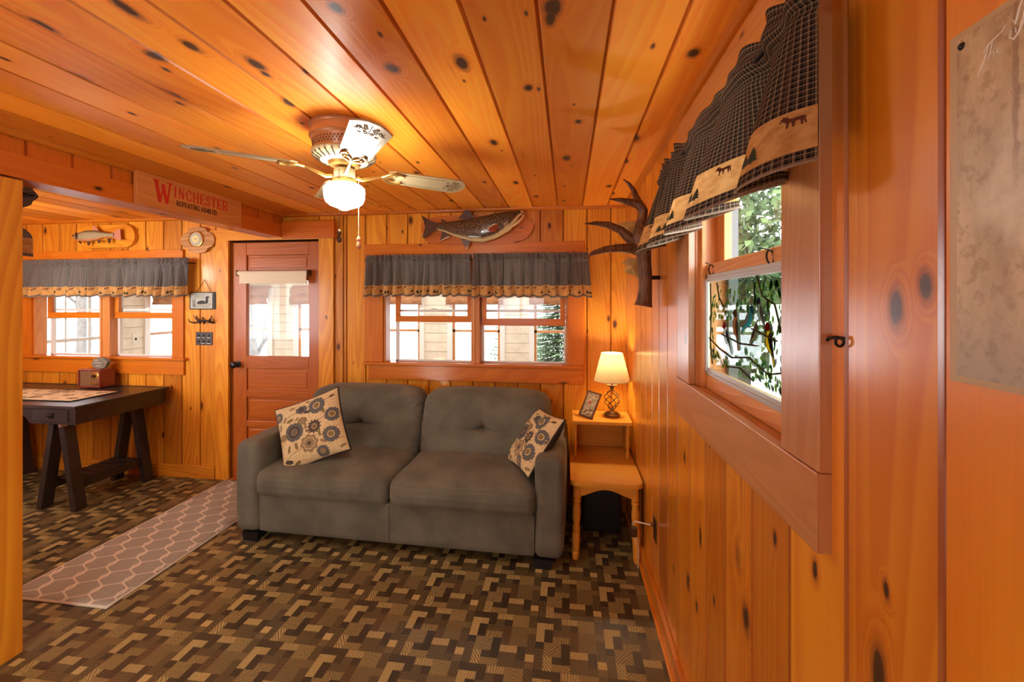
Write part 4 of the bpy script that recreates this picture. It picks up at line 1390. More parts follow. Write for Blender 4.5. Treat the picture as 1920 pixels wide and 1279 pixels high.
for k, ang in enumerate((38, 128, 218, 308)):
    A = R(ang)
    pitch = R(-11)
    Mx = Matrix.Translation((FX, FY, ZBL)) @ Matrix.Rotation(A, 4, 'Z') @ Matrix.Rotation(pitch, 4, 'X')
    mb = MB()
    out = [(.175, -.040), (.20, -.052), (.26, -.056), (.495, -.066), (.520, -.042), (.534, -.018), (.534, .018), (.520, .042), (.495, .066), (.26, .056), (.20, .052), (.175, .040)]
    mb.prism(out, lambda a, b, c: Mx @ Vector((a, b, c - .003)), .006)
    bl = mb.build('blade', M['cream'], fan, bevel=.0015)
    # printed scroll ornament and pin line on the underside
    mb = MB()
    def U(a, b): return Mx @ Vector((a, b, -.0034))
    for sg in (-1, 1):
        mb.tube([U(.24, sg * .040), (U(.40, sg * .046)), U(.425, sg * .047)], .0009, 4)
        mb.tube([U(.24 + .010 * math.cos(i * .6), sg * (.036 + .006 * math.sin(i * .6))) for i in range(9)], .0009, 4)
        for (cx, cy, r_, st, tn_) in ((.485, .012, .011, 0, 1.4), (.468, .020, .012, 2, -1.3), (.485, .034, .010, 1, 1.3), (.452, .012, .010, 3, 1.2), (.470, .042, .009, 2, 1.1), (.502, .018, .009, 4, -1.2), (.442, .026, .007, 1, 1.2)):
            mb.tube([U(cx + r_ * (1 - i / 16) * math.cos(st + tn_ * i * .42), sg * (cy + r_ * (1 - i / 16) * math.sin(st + tn_ * i * .42))) for i in range(14)], .0012, 4)
    mb.tube([U(.44, 0), U(.51, 0)], .0016, 4)
    mb.build('ornament', M['ornament'], bl)
    mb = MB()
    def V_(a, b, c=0): return Mx @ Vector((a, b, c - .007))
    zc = .0
    mb.tube([V_(.045, 0, -.022), V_(.07, 0, -.026), V_(.10, .0, -.016), (V_(.135, 0, -.002)), V_(.155, 0, 0)], [.007, .008, .007, .006, .006], 8)
    for sg in (-1, 1):
        mb.tube([V_(.150, 0, 0), V_(.165, sg * .016), V_(.175, sg * .034), V_(.195, sg * .046), V_(.225, sg * .043), V_(.24, sg * .032), V_(.232, sg * .022)], [.006, .006, .0055, .005, .005, .004, .003], 7)
        mb.tube([V_(.155, 0, 0), V_(.185, sg * .008), V_(.205, sg * .020), V_(.20, sg * .032), V_(.185, sg * .030)], [.005, .005, .004, .004, .003], 7)
    mb.build('blade_iron', M['brass'], fan, smooth=60)
mb = MB()
mb.lathe([(.001, -.172), (.040, -.172), (.042, -.178), (.042, -.222), (.036, -.226), (.001, -.226)], (FX, FY, ZC), 32)
nk = mb.build('light_fitter', M['cream'], fan, smooth=40)
mb = MB()
for k in range(22):
    a = k / 22 * 2 * math.pi
    x, y = FX + .0445 * math.cos(a), FY + .0445 * math.sin(a)
    mb.tube([(x - .004 * -math.sin(a), y - .004 * math.cos(a), ZC - .216), (x, y, ZC - .2225), (x - .004 * -math.sin(a), y - .004 * math.cos(a), ZC - .229)], .0022, 5)
mb.lathe([(.040, -.214), (.046, -.216), (.046, -.229), (.040, -.231)], (FX, FY, ZC), 32)
mb.build('fitter_band', M['brass'], nk, smooth=40)
t = NT('lit_opal_globe')
em = t.n('Emission'); em.inputs[0].default_value = (1.0, .95, .86, 1); em.inputs[1].default_value = 66
t.t.links.new(em.outputs[0], t.out.inputs[0]); M['globe'] = t.mat
mb = MB()
mb.lathe([(.036, -.227), (.050, -.231), (.070, -.240), (.0785, -.250), (.080, -.262), (.078, -.288), (.072, -.306), (.058, -.318), (.040, -.325), (.028, -.330), (.012, -.338), (.001, -.340)], (FX, FY, ZC), 48, caps=False)
mb.build('globe', M['globe'], fan, smooth=60)
s_, c_ = .1289, .9917
for (dx, dy, z0, z1) in ((-.043, -.012, ZC - .185, ZC - .425), (.041, .012, ZC - .19, ZC - .44)):
    mb = MB()
    x, y = FX + .006, FY - .052
    if dx > 0: x, y = FX + .046, FY + .03
    n_ = 46
    mb.tube([(x, y, z0 + (z1 - z0) * i / n_) for i in range(n_ + 1)], [(.0016 if i % 2 else .0010) for i in range(n_ + 1)], 5)
    ch_ = mb.build('pull_chain', M['bronze'] if dx < 0 else M['cream'], fan, smooth=60)
    mb = MB()
    mb.lathe([(.001, 0), (.004, -.003), (.009, -.012), (.0095, -.018), (.005, -.025), (.0085, -.031), (.0105, -.040), (.009, -.048), (.004, -.053), (.001, -.054)], (x, y, z1), 16)
    mb.build('pull_knob', M['bronze'] if dx < 0 else simple('pink_pull_knob', srgb(216, 150, 110), .25, .3), ch_, smooth=60)

# ------------------------------------------------------------------ stroke lettering
GL = {  # strokes in a unit box (x 0..1, y 0..1): (pts, width factor)
    'I': (.42, [([(.5, 0), (.5, 1)], 1), ([(.1, 0), (.9, 0)], .4), ([(.1, 1), (.9, 1)], .4)]),
    'N': (.86, [([(.18, 0), (.18, 1)], .5), ([(.18, 1), (.82, 0)], 1), ([(.82, 0), (.82, 1)], .5), ([(0, 0), (.36, 0)], .4), ([(0, 1), (.25, 1)], .4), ([(.64, 1), (1, 1)], .4)]),
    'C': (.78, [([(.92, .78), (.8, .93), (.55, 1), (.3, .93), (.12, .72), (.08, .5), (.12, .28), (.3, .07), (.55, 0), (.8, .06), (.95, .24)], .8), ([(.92, .68), (.92, .98)], .4)]),
    'H': (.88, [([(.18, 0), (.18, 1)], 1), ([(.82, 0), (.82, 1)], 1), ([(.18, .5), (.82, .5)], .45), ([(0, 0), (.36, 0)], .4), ([(0, 1), (.36, 1)], .4), ([(.64, 0), (1, 0)], .4), ([(.64, 1), (1, 1)], .4)]),
    'E': (.72, [([(.2, 0), (.2, 1)], 1), ([(0, 1), (.9, 1)], .45), ([(0, 0), (.95, 0)], .45), ([(.2, .52), (.7, .52)], .45), ([(.9, .8), (.9, 1)], .4), ([(.95, 0), (.95, .24)], .4), ([(.7, .4), (.7, .64)], .4)]),
    'S': (.62, [([(.85, .78), (.75, .93), (.5, 1), (.25, .93), (.14, .75), (.25, .6), (.7, .42), (.86, .25), (.75, .07), (.48, 0), (.22, .06), (.1, .22)], .8), ([(.88, .7), (.88, .98)], .4), ([(.08, .02), (.08, .3)], .4)]),
    'T': (.78, [([(.5, 0), (.5, 1)], 1), ([(.05, 1), (.95, 1)], .45), ([(.3, 0), (.7, 0)], .4), ([(.05, .78), (.05, 1)], .4), ([(.95, .78), (.95, 1)], .4)]),
    'R': (.84, [([(.2, 0), (.2, 1)], 1), ([(0, 1), (.6, 1), (.82, .9), (.86, .75), (.8, .6), (.6, .5), (.2, .5)], .6), ([(.5, .5), (.85, 0)], 1), ([(0, 0), (.4, 0)], .4), ([(.75, 0), (1.05, 0)], .4)]),
    'P': (.74, [([(.2, 0), (.2, 1)], 1), ([(0, 1), (.62, 1), (.88, .9), (.92, .74), (.86, .58), (.62, .48), (.2, .48)], .6), ([(0, 0), (.4, 0)], .4)]),
    'A': (.86, [([(.12, 0), (.5, 1)], .5), ([(.5, 1), (.86, 0)], 1), ([(.26, .36), (.72, .36)], .4), ([(0, 0), (.28, 0)], .4), ([(.7, 0), (1, 0)], .4)]),
    'G': (.84, [([(.88, .8), (.75, .94), (.52, 1), (.28, .93), (.1, .72), (.06, .5), (.1, .28), (.28, .07), (.52, 0), (.82, .08)], .8), ([(.82, .04), (.82, .42)], .9), ([(.6, .42), (1, .42)], .4), ([(.88, .7), (.88, .98)], .4)]),
    'M': (1.05, [([(.14, 0), (.14, 1)], .5), ([(.14, 1), (.5, .1)], 1), ([(.5, .1), (.86, 1)], .5), ([(.86, 0), (.86, 1)], 1), ([(0, 0), (.28, 0)], .4), ([(0, 1), (.16, 1)], .4), ([(.72, 0), (1, 0)], .4), ([(.86, 1), (1, 1)], .4)]),
    'O': (.84, [([(.5, 1), (.24, .92), (.07, .7), (.04, .5), (.07, .3), (.24, .08), (.5, 0), (.76, .08), (.93, .3), (.96, .5), (.93, .7), (.76, .92), (.5, 1)], .75)]),
    '.': (.3, [([(.4, 0), (.4, .12)], 1)]),
    'W': (1.25, [([(.16, 1), (.36, 0)], 1.25), ([(.36, 0), (.54, .86)], .55), ([(.50, .86), (.72, 0)], 1.25), ([(.72, 0), (.88, 1)], .55), ([(.02, 1), (.32, 1)], .45), ([(.42, .88), (.62, .88)], .3), ([(.72, 1), (1.0, 1)], .45)]),
}


def text(mb, s, P, h, sw, gap=.22, th=.0012, m=0, sp=.45, xs=1.0):
    """P(x, y, c) -> point; h height, sw stroke width; returns width"""
    x = 0; nst = 0
    for ch in s:
        if ch == ' ':
            x += h * sp; continue
        w, st = GL[ch]
        W = w * h * .8 * xs
        for pts, wf in st:
            nst += 1
            q = [(x + a * W, b * h) for a, b in pts]
            for i in range(len(q) - 1):
                (xa, ya), (xb, yb_) = q[i], q[i + 1]
                d = math.hypot(xb - xa, yb_ - ya)
                ux, uy = (xb - xa) / d, (yb_ - ya) / d
                hw = sw * wf / 2
                e = hw * .45 if len(q) > 2 else 0
                a0 = (xa - ux * e, ya - uy * e); a1 = (xb + ux * e, yb_ + uy * e)
                c4 = [(a0[0] + uy * hw, a0[1] - ux * hw), (a1[0] + uy * hw, a1[1] - ux * hw), (a1[0] - uy * hw, a1[1] + ux * hw), (a0[0] - uy * hw, a0[1] + ux * hw)]
                tt = th * (1 + .05 * (i % 3) + .17 * (nst % 5))
                mb.face([P(a, b, tt) for a, b in c4], None, m)
                for j in range(4):
                    a, b = c4[j], c4[(j + 1) % 4]
                    mb.face([P(a[0], a[1], 0), P(b[0], b[1], 0), P(b[0], b[1], tt), P(a[0], a[1], tt)], None, m)
        x += W + h * gap * xs
    return x


def textfit(mb, s, P, h, sw, width, gap=.2, sp=.3):
    w1_ = text(MB(), s, P, h, sw, gap=gap, sp=sp, xs=1.0)
    return text(mb, s, P, h, sw, gap=gap, sp=sp * width / w1_, xs=width / w1_)


# ------------------------------------------------------------------ painted plank sign on the header
sg = thing('plank_sign', 'pine plank sign with large red W lettering on the header beam', 'sign', (XP + .01, 2.36, 2.02))
mb = MB()
mb.box(XP + .002, XP + .024, 1.996, 2.734, 2.012, 2.192, grain=1, t=.75)
mb.build('board', M['sign'], sg, bevel=.003)
PS = lambda y0, z0: (lambda a, b, c: (XP + .0242 + c, y0 + a, z0 + b))
mb = MB()
w_ = text(mb, 'W', PS(2.084, 2.048), .118, .016, xs=1.02)
w_ = textfit(mb, 'INCHESTER', PS(2.212, 2.098), .060, .0085, .405, gap=.15)
mb.build('red_lettering', M['red'], sg)
mb = MB()
w_ = textfit(mb, 'REPEATING ARMS CO.', PS(2.230, 2.051), .030, .0040, .300, gap=.14, sp=.25)
mb.build('brown_lettering', M['brownpaint'], sg)

# ------------------------------------------------------------------ mounted fish


def fishbody(mb, P, L, prof, m_of, n=28, depth=.5, N=60, curve=lambda u: 0):
    """prof(u)->(top,bottom) along u 0(head)..1(tail); P(x, z, c)"""
    def f(u, v):
        tp, bt = prof(u)
        a = v * 2 * math.pi
        c = (tp + bt) / 2; h = (tp - bt) / 2
        z = c + h * math.cos(a)
        y = depth * h * math.sin(a)
        return P(u * L, z + curve(u), y)
    b = len(mb.f)
    mb.grid(f, N, n, 0, uvf=lambda u, v: (u, v))
    for k in range(b, len(mb.f)):
        uvs = mb.uv[k]
        u = sum(q[0] for q in uvs) / 4; v = sum(q[1] for q in uvs) / 4
        mb.m[k] = m_of(u, v)


def fin(mb, P, pts, c0, th=.004, m=0, c1=None):
    """thin fin outline in (x,z); c offset from wall"""
    c1 = c0 if c1 is None else c1
    n = len(pts)
    cs = [c0 + (c1 - c0) * (i / (n - 1)) for i in range(n)]
    mb.face([P(a, b, c + th / 2) for (a, b), c in zip(pts, cs)], None, m)
    mb.face([P(a, b, c - th / 2) for (a, b), c in reversed(list(zip(pts, cs)))], None, m)
    for i in range(n):
        j = (i + 1) % n
        mb.face([P(*pts[i], cs[i] - th / 2), P(*pts[j], cs[j] - th / 2), P(*pts[j], cs[j] + th / 2), P(*pts[i], cs[i] + th / 2)], None, m)


t = NT('lake_trout_skin')
uv_ = t.uv(); q = t.sep(uv_)
vor = t.n('TexVoronoi', voronoi_dimensions='2D'); t.inp(vor.inputs['Vector'], t.comb(t.math('MULTIPLY', q[0], 44), t.math('MULTIPLY', q[1], 26))); vor.inputs['Scale'].default_value = 1
spots = t.ss(vor.outputs['Distance'], .26, .14)
ang_ = t.math('COSINE', t.math('MULTIPLY', q[1], 6.2832))    # 1 on the back, -1 on the belly
sc_ = t.noise(t.comb(t.math('MULTIPLY', q[0], 60), t.math('MULTIPLY', q[1], 40)), 1, 3)
colb = t.mix(t.ss(sc_, .3, .7), srgb(56, 38, 26), srgb(84, 58, 36))
spm = t.math('MULTIPLY', spots, t.ss(q[0], .06, .2))
colb = t.mix(t.math('MULTIPLY', spm, .5), colb, srgb(196, 172, 130))
bel = t.ss(t.math('ADD', ang_, t.math('MULTIPLY', t.ss(q[0], .35, .0), -.55)), -.62, -.86)
colb = t.mix(bel, colb, srgb(214, 192, 142))
t.bsdf(Base_Color=colb, Roughness=.22, Coat_Weight=.6, Coat_Roughness=.08, Normal=t.bump(sc_, .2, .002))
M['trout'] = t.mat
M['troutfin'] = simple('trout_fin_dark', srgb(74, 46, 34), .3, coat=.5, noise=.3, nscale=90)
M['finorange'] = simple('fin_orange_edge', srgb(150, 66, 34), .35, coat=.4)
M['finwhite'] = simple('fin_white_edge', srgb(226, 206, 170), .35)
M['mouth'] = simple('fish_mouth', srgb(220, 196, 140), .35, coat=.4)
M['eye'] = simple('fish_eye', srgb(20, 16, 12), .08)

M['plaque1'] = pine('fish_plaque_wood', srgb(206, 116, 40), srgb(170, 84, 20), srgb(70, 34, 14), density=.6, contrast=.4)
f1 = thing('mounted_fish', 'large dark spotted trout mounted on a pine plaque above the centre window', 'fish mount', (-.70, YB, 1.96))
mb = MB()
out = []
for i in range(44):
    a = i / 44 * 2 * math.pi
    r_ = 1 + .035 * math.sin(3 * a + 1) + .02 * math.sin(7 * a)
    ex = math.copysign(abs(math.cos(a)) ** .62, math.cos(a)); ez = math.copysign(abs(math.sin(a)) ** .7, math.sin(a))
    out.append((-.705 + .435 * ex * r_, 2.045 + .118 * ez * r_ - .008))
out = [(a, max(min(b, 2.168), 1.92)) for a, b in out]
out.reverse()
mb.prism(out, lambda a, b, c: (a, YB - .024 + c, b), .022, t=.6)
mb.build('plaque', M['plaque1'], f1, bevel=.004)
# fish body: head at right, pointing up-right. u=0 head
hx_, tx_ = -.338, -1.00
TP = [(0, 2.160, 2.150), (.03, 2.172, 2.120), (.13, 2.166, 2.020), (.29, 2.153, 1.964), (.45, 2.134, 1.934), (.61, 2.117, 1.945), (.80, 2.100, 1.986), (.92, 2.092, 2.022), (1.0, 2.090, 2.036)]
def tprof(u):
    for k in range(len(TP) - 1):
        if u <= TP[k + 1][0] + 1e-9:
            f = (u - TP[k][0]) / (TP[k + 1][0] - TP[k][0])
            if k == 0: f = f ** .5
            return (TP[k][1] + (TP[k + 1][1] - TP[k][1]) * f, TP[k][2] + (TP[k + 1][2] - TP[k][2]) * f)
    return TP[-1][1:]
tc_ = lambda u: 0
PF = lambda x, z, c: (hx_ - x, YB - .070 - c, z)
mb = MB()
fishbody(mb, PF, .65, tprof, lambda u, v: 0, depth=.42, curve=tc_)
body = mb.build('body', M['trout'], f1, smooth=70)
mb = MB()
Pf = lambda a, b, c: (a, YB - .066 - c, b)
fin(mb, Pf, [(-1.115, 2.155), (-1.085, 2.135), (-1.045, 2.11), (-.985, 2.090), (-.975, 2.045), (-1.02, 2.025), (-1.06, 1.99), (-1.09, 1.972), (-1.108, 1.985), (-1.094, 2.03), (-1.085, 2.06), (-1.096, 2.10)], 0, .006)
mb.build('tail_fin', M['troutfin'], f1, smooth=50)
mb = MB(); fin(mb, Pf, [(-.825, 2.118), (-.80, 2.15), (-.775, 2.178), (-.757, 2.187), (-.735, 2.172), (-.70, 2.125), (-.72, 2.11)], .0, .005); mb.build('dorsal_fin', M['troutfin'], f1)
mb = MB(); fin(mb, Pf, [(-.955, 2.095), (-.96, 2.118), (-.925, 2.108), (-.915, 2.098)], 0, .005); mb.build('adipose_fin', M['troutfin'], f1)
mb = MB(); fin(mb, Pf, [(-.95, 2.035), (-.968, 1.955), (-.955, 1.953), (-.90, 1.985), (-.89, 2.0)], .0, .004); fin(mb, Pf, [(-.968, 1.951), (-.965, 1.956), (-.90, 1.986), (-.888, 1.982)], .002, .005, 1)
mb.build('anal_fin', [M['troutfin'], M['finwhite']], f1)
mb = MB(); fin(mb, Pf, [(-.80, 1.965), (-.78, 1.92), (-.757, 1.888), (-.735, 1.915), (-.72, 1.965)], .012, .004); fin(mb, Pf, [(-.757, 1.884), (-.76, 1.892), (-.735, 1.925), (-.724, 1.965), (-.717, 1.962)], .015, .004, 1)
mb.build('pelvic_fin', [M['troutfin'], M['finwhite']], f1)
mb = MB(); fin(mb, Pf, [(-.505, 2.055), (-.53, 2.06), (-.565, 2.043), (-.588, 2.018), (-.565, 2.004), (-.525, 2.002)], .045, .004, 0, .062); fin(mb, Pf, [(-.512, 2.066), (-.54, 2.066), (-.575, 2.045), (-.594, 2.018), (-.588, 2.016), (-.565, 2.04), (-.53, 2.058)], .044, .005, 1, .062)
mb.build('pectoral_fin', [M['finorange'], M['finwhite']], f1)
mb = MB()
mb.tube([Pf(-.345, 2.135, .005), Pf(-.325, 2.13, .006), Pf(-.335, 2.105, .018), Pf(-.37, 2.07, .03), Pf(-.40, 2.05, .036), Pf(-.43, 2.035, .036)], [.004, .006, .008, .010, .009, .004], 8)
mb.tube([Pf(-.36, 2.155, .006), Pf(-.335, 2.160, .006), Pf(-.325, 2.148, .004)], [.006, .005, .003], 8)
for k_ in range(3):
    mb.tube([Pf(-.47 + .012 * k_ + .004 * j_ * j_ * .2, 2.105 - .018 * j_, .038 - abs(j_ - 2) * .003) for j_ in range(5)], .0022, 5)
mb.build('jaw', M['mouth'], f1, smooth=60)
mb = MB()
mb.lathe([(.001, -.006), (.006, -.004), (.009, 0), (.001, .001)], Pf(-.385, 2.140, .026), 14, axis='y'); mb.build('eye', M['eye'], f1, smooth=60)

f2 = thing('mounted_fish', 'small pale silver trout mounted on a rounded plaque over the dining window', 'fish mount', (-3.95, YB, 1.97))
mb = MB()
out = []
for (cx, a0) in ((-3.77, -90), (-4.16, 90)):
    for i in range(13): out.append((cx + .098 * math.cos(R(a0 + i * 15)), 2.052 + .098 * math.sin(R(a0 + i * 15))))
out.reverse()
mb.prism(out, lambda a, b, c: (a, YB - .03 + c, b), .028, t=.6)
mb.build('plaque', M['wall'], f2, bevel=.003)
t = NT('silver_trout_skin')
q = t.sep(t.uv())
ang_ = t.math('COSINE', t.math('MULTIPLY', q[1], 6.2832))
sc_ = t.noise(t.comb(t.math('MULTIPLY', q[0], 40), t.math('MULTIPLY', q[1], 30)), 1, 3)
cb = t.mix(t.ss(ang_, .2, .95), srgb(168, 158, 122), srgb(96, 82, 60))
cb = t.mix(t.ss(ang_, -.5, -.85), cb, srgb(214, 140, 96))
cb = t.mix(t.math('MULTIPLY', t.ss(q[0], .16, .05), .8), cb, srgb(176, 110, 84))
cb = t.mix(t.math('MULTIPLY', sc_, .3), cb, srgb(110, 100, 76))
t.bsdf(Base_Color=cb, Roughness=.25, Coat_Weight=.5)
mb = MB()
def sprof(u):
    P_ = [(0, .004, -.004), (.06, .018, -.022), (.16, .030, -.040), (.35, .044, -.050), (.55, .042, -.042), (.75, .028, -.024), (.88, .020, -.016), (1, .020, -.016)]
    for k in range(len(P_) - 1):
        if u <= P_[k + 1][0]:
            f = (u - P_[k][0]) / (P_[k + 1][0] - P_[k][0]); f = f * f * (3 - 2 * f)
            return (P_[k][1] + (P_[k + 1][1] - P_[k][1]) * f, P_[k][2] + (P_[k + 1][2] - P_[k][2]) * f)
    return P_[-1][1:]
PG = lambda x, z, c: (-4.255 + x, YB - .062 - c, z)
fishbody(mb, PG, .42, sprof, lambda u, v: 0, depth=.55, curve=lambda u: 2.052 + .006 * math.sin(u * 3))
mb.build('body', t.mat, f2, smooth=70)
Pg = lambda a, b, c: (a, YB - .062 - c, b)
M['finpink'] = simple('trout_fin_pink', srgb(196, 130, 104), .35, coat=.3)
mb = MB(); fin(mb, Pg, [(-3.855, 2.07), (-3.81, 2.10), (-3.775, 2.108), (-3.772, 2.06), (-3.765, 2.008), (-3.80, 2.016), (-3.855, 2.035)], 0, .005); mb.build('tail_fin', M['finpink'], f2)
mb = MB(); fin(mb, Pg, [(-4.05, 2.09), (-4.045, 2.13), (-4.03, 2.142), (-3.99, 2.10), (-3.985, 2.088)], 0, .004); mb.build('dorsal_fin', M['finpink'], f2)
for nm_, pts in (('pelvic_fin', [(-4.10, 2.005), (-4.09, 1.97), (-4.075, 1.975), (-4.06, 2.005)]), ('anal_fin', [(-3.90, 2.025), (-3.885, 1.985), (-3.868, 1.99), (-3.86, 2.03)]), ('pectoral_fin', [(-4.19, 2.005), (-4.16, 1.985), (-4.15, 2.0), (-4.17, 2.012)]), ('ventral_fin', [(-4.0, 2.01), (-3.985, 1.985), (-3.965, 1.995), (-3.96, 2.015)])):
    mb = MB(); fin(mb, Pg, pts, .004, .004); mb.build(nm_, M['troutfin'], f2)
mb = MB(); mb.tube([Pg(-4.185, 2.078, .022), Pg(-4.172, 2.05, .032), Pg(-4.18, 2.022, .026)], .005, 6); mb.build('gill', M['eye'], f2, smooth=60)
mb = MB(); mb.lathe([(.001, -.005), (.006, -.003), (.008, 0), (.001, .001)], Pg(-4.225, 2.058, .014), 12, axis='y'); mb.build('eye', M['eye'], f2, smooth=60)
# ------------------------------------------------------------------ trestle desk in the dining room
dk = thing('trestle_desk', 'black trestle desk with a drawer and slatted shelves under the dining window', 'desk', (-4.19, 2.86, 0))
BW = M['blackwood']
TZ = .768
mb = MB(); mb.box(-5.06, -3.325, 2.495, 3.195, TZ - .016, TZ, grain=0)
for (a, b, c, d) in ((-5.06, -3.325, 2.495, 2.512), (-5.06, -3.325, 3.178, 3.195)): mb.box(a, b, c, d, TZ, TZ + .004, grain=0)
for (a, b, c, d) in ((-3.342, -3.325, 2.512, 3.178), (-5.06, -5.043, 2.512, 3.178)): mb.box(a, b, c, d, TZ, TZ + .004, grain=1)
mb.build('desk_top', BW, dk, bevel=.003)
mb = MB()
ap = [(-3.345, TZ - .016), (-3.345, TZ - .128), (-3.70, TZ - .128), (-3.73, TZ - .115), (-3.755, TZ - .085), (-3.79, TZ - .07), (-4.60, TZ - .07), (-4.635, TZ - .085), (-4.66, TZ - .115), (-4.69, TZ - .128), (-5.04, TZ - .128), (-5.04, TZ - .016)]
mb.prism(ap, lambda a, b, c: (a, 2.515 + c, b), .02)
mb.build('front_apron', BW, dk, bevel=.002)
for xx in (-3.365, -5.04):
    mb = MB(); mb.box(xx, xx + .0195, 2.5355, 3.1595, TZ - .1275, TZ - .0165, grain=1); mb.build('side_apron', BW, dk, bevel=.002)
mb = MB(); mb.box(-5.04, -3.345, 3.16, 3.18, TZ - .128, TZ - .016, grain=0); mb.build('rear_apron', BW, dk)
mb = MB(); mb.box(-3.69, -3.40, 2.509, 2.517, TZ - .112, TZ - .03, grain=0)
dr = mb.build('drawer', BW, dk, bevel=.003)
mb = MB(); mb.box(-3.555, -3.515, 2.504, 2.510, TZ - .088, TZ - .05)
mb.tube([(-3.535 + .012 * math.cos(a), 2.498, TZ - .072 + .014 * math.sin(a)) for a in [i / 12 * 2 * math.pi for i in range(12)]], .0025, 6, closed=True)
mb.build('ring_pull', M['blackplastic'], dr, smooth=40)
mb = MB(); mb.box(-3.548, -3.522, 2.56, 2.60, TZ - .162, TZ - .128); mb.build('clip', M['vinyl'], dk)
for cx in (-3.605, -4.78):
    for (yy, sg_) in ((2.625, 1), (3.125, -1)):
        for sx in (-1, 1):
            mb = MB()
            mb.bar((cx + sx * .035, yy, TZ - .128), (cx + sx * .145, yy, .0), .075, .045, up=(1, 0, 0))
            for i, p in enumerate(mb.v):
                if p[2] < .03: mb.v[i] = (p[0], p[1], 0.0)
            mb.build('leg', BW, dk, bevel=.003)
        mb = MB(); mb.box(cx - .09, cx + .09, yy - .03, yy + .03, TZ - .145, TZ - .118, grain=0); mb.build('cross_head', BW, dk, bevel=.002)
    for sx in (-1, 1):
        mb = MB(); mb.box(cx + sx * .105 - .011, cx + sx * .105 + .011, 2.655, 3.10, .135, .190, grain=1); mb.build('shelf_rail', BW, dk, bevel=.002)
    for j in range(6):
        mb = MB(); y0 = 2.668 + j * .072
        mb.box(cx - .118, cx + .118, y0, y0 + .056, .190, .203, grain=0); mb.build('slat', BW, dk, bevel=.002)


def placemat(x0, x1, lab):
    mb = MB()
    fn = lambda u, v: Vector((x0 + u * (x1 - x0), 2.625 + v * .34, TZ + .006 + .0012 * math.sin(u * 11) * math.sin(v * 7)))
    mb.grid(fn, 14, 10, uvf=lambda u, v: (u * .4, v * .3))
    r3 = random.Random(int(x0 * -100))
    def blob(pts, cx, cy, s, m):
        mb.face([fn((cx + a * s - x0) / (x1 - x0), (cy + b * s - 2.625) / .34) + Vector((0, 0, .0012)) for a, b in pts], None, m)
    for i in range(9):
        cx = x0 + .05 + (i % 3) * .15 + r3.random() * .03; cy = 2.68 + (i // 3) * .10 + r3.random() * .02
        blob(TREE if i % 2 else MOOSE, cx, cy, .05 if i % 2 else .055, 1 + (i % 2 == 0))
    for k in range(30):
        for yy, d in ((2.625, -.012), (2.965, .012)): pass
    o = mb.build('placemat', [M['tan2'], M['taupe'], M['taupe']], None, smooth=60, solid=.003)
    tag(o, lab, 'placemat', 'wildlife placemats on the desk')
    mb = MB()
    for (q0, q1, r0, r1) in ((x0 - .004, x1 + .004, 2.619, 2.628), (x0 - .004, x1 + .004, 2.962, 2.971)): mb.box(q0, q1, r0, r1, TZ + .0045, TZ + .0075)
    for (q0, q1) in ((x0 - .006, x0 + .003), (x1 - .003, x1 + .006)): mb.box(q0, q1, 2.628, 2.962, TZ + .0045, TZ + .0075)
    WLOC[o.name] = Vector(o.location)
    mb.build('border', M['ink'], o)


TREE = [(-.06, -.5), (.06, -.5), (.06, -.38), (.36, -.42), (.2, -.2), (.3, -.2), (.14, .04), (.22, .04), (0, .5), (-.22, .04), (-.14, .04), (-.3, -.2), (-.2, -.2), (-.36, -.42), (-.06, -.38)]
MOOSE = [(-.5, .02), (-.46, .16), (-.3, .2), (.1, .18), (.24, .3), (.2, .42), (.32, .36), (.4, .46), (.44, .34), (.56, .3), (.46, .24), (.58, .12), (.54, .06), (.42, .12), (.32, .02), (.26, -.1), (.28, -.4), (.2, -.4), (.16, -.08), (.06, -.06), (.02, -.4), (-.05, -.4), (-.08, -.06), (-.26, -.04), (-.3, -.4), (-.38, -.4), (-.38, -.05), (-.46, -.38), (-.52, -.36), (-.46, 0)]
M['tan2'] = simple('placemat_cloth', srgb(206, 184, 146), .8, noise=.15, nscale=30)
placemat(-4.42, -3.985, 'tan wildlife placemat on the desk, half hidden behind the post')
placemat(-3.975, -3.53, 'tan wildlife placemat on the desk nearest the door')

# ------------------------------------------------------------------ radio and stone on top
rd = thing('table_radio', 'small red-brown wooden table radio with brass dial on the desk', 'radio', (-3.925, 3.1, TZ))
z0 = TZ + .0085
mb = MB()
for (a, b, c, d, e, f) in ((-4.03, -3.82, 3.045, 3.165, z0, z0 + .010), (-4.03, -3.82, 3.045, 3.165, z0 + .138, z0 + .148), (-4.03, -4.02, 3.045, 3.165, z0 + .01, z0 + .138), (-3.83, -3.82, 3.045, 3.165, z0 + .01, z0 + .138)):
    mb.box(a, b, c, d, e, f)
mb.build('cabinet', M['radio'], rd, bevel=.002)
mb = MB(); mb.box(-4.02, -3.83, 3.055, 3.16, z0 + .01, z0 + .138); mb.build('front_panel', M['radioface'], rd)
mb = MB(); mb.lathe([(.001, -.003), (.028, -.003), (.034, 0), (.001, .0)], (-3.875, 3.055, z0 + .094), 24, axis='y'); dl = mb.build('dial', M['brass'], rd, smooth=40)
mb = MB(); mb.lathe([(.001, -.018), (.013, -.018), (.015, -.003), (.001, -.003)], (-3.878, 3.055, z0 + .094), 20, axis='y'); mb.build('dial_knob', M['bronze'], dl, smooth=40)
for x in (-3.905, -3.878, -3.85):
    mb = MB(); mb.lathe([(.001, -.016), (.007, -.016), (.0085, 0), (.001, 0)], (x, 3.055, z0 + .033), 14, axis='y'); mb.build('knob', M['brass'], rd, smooth=40)
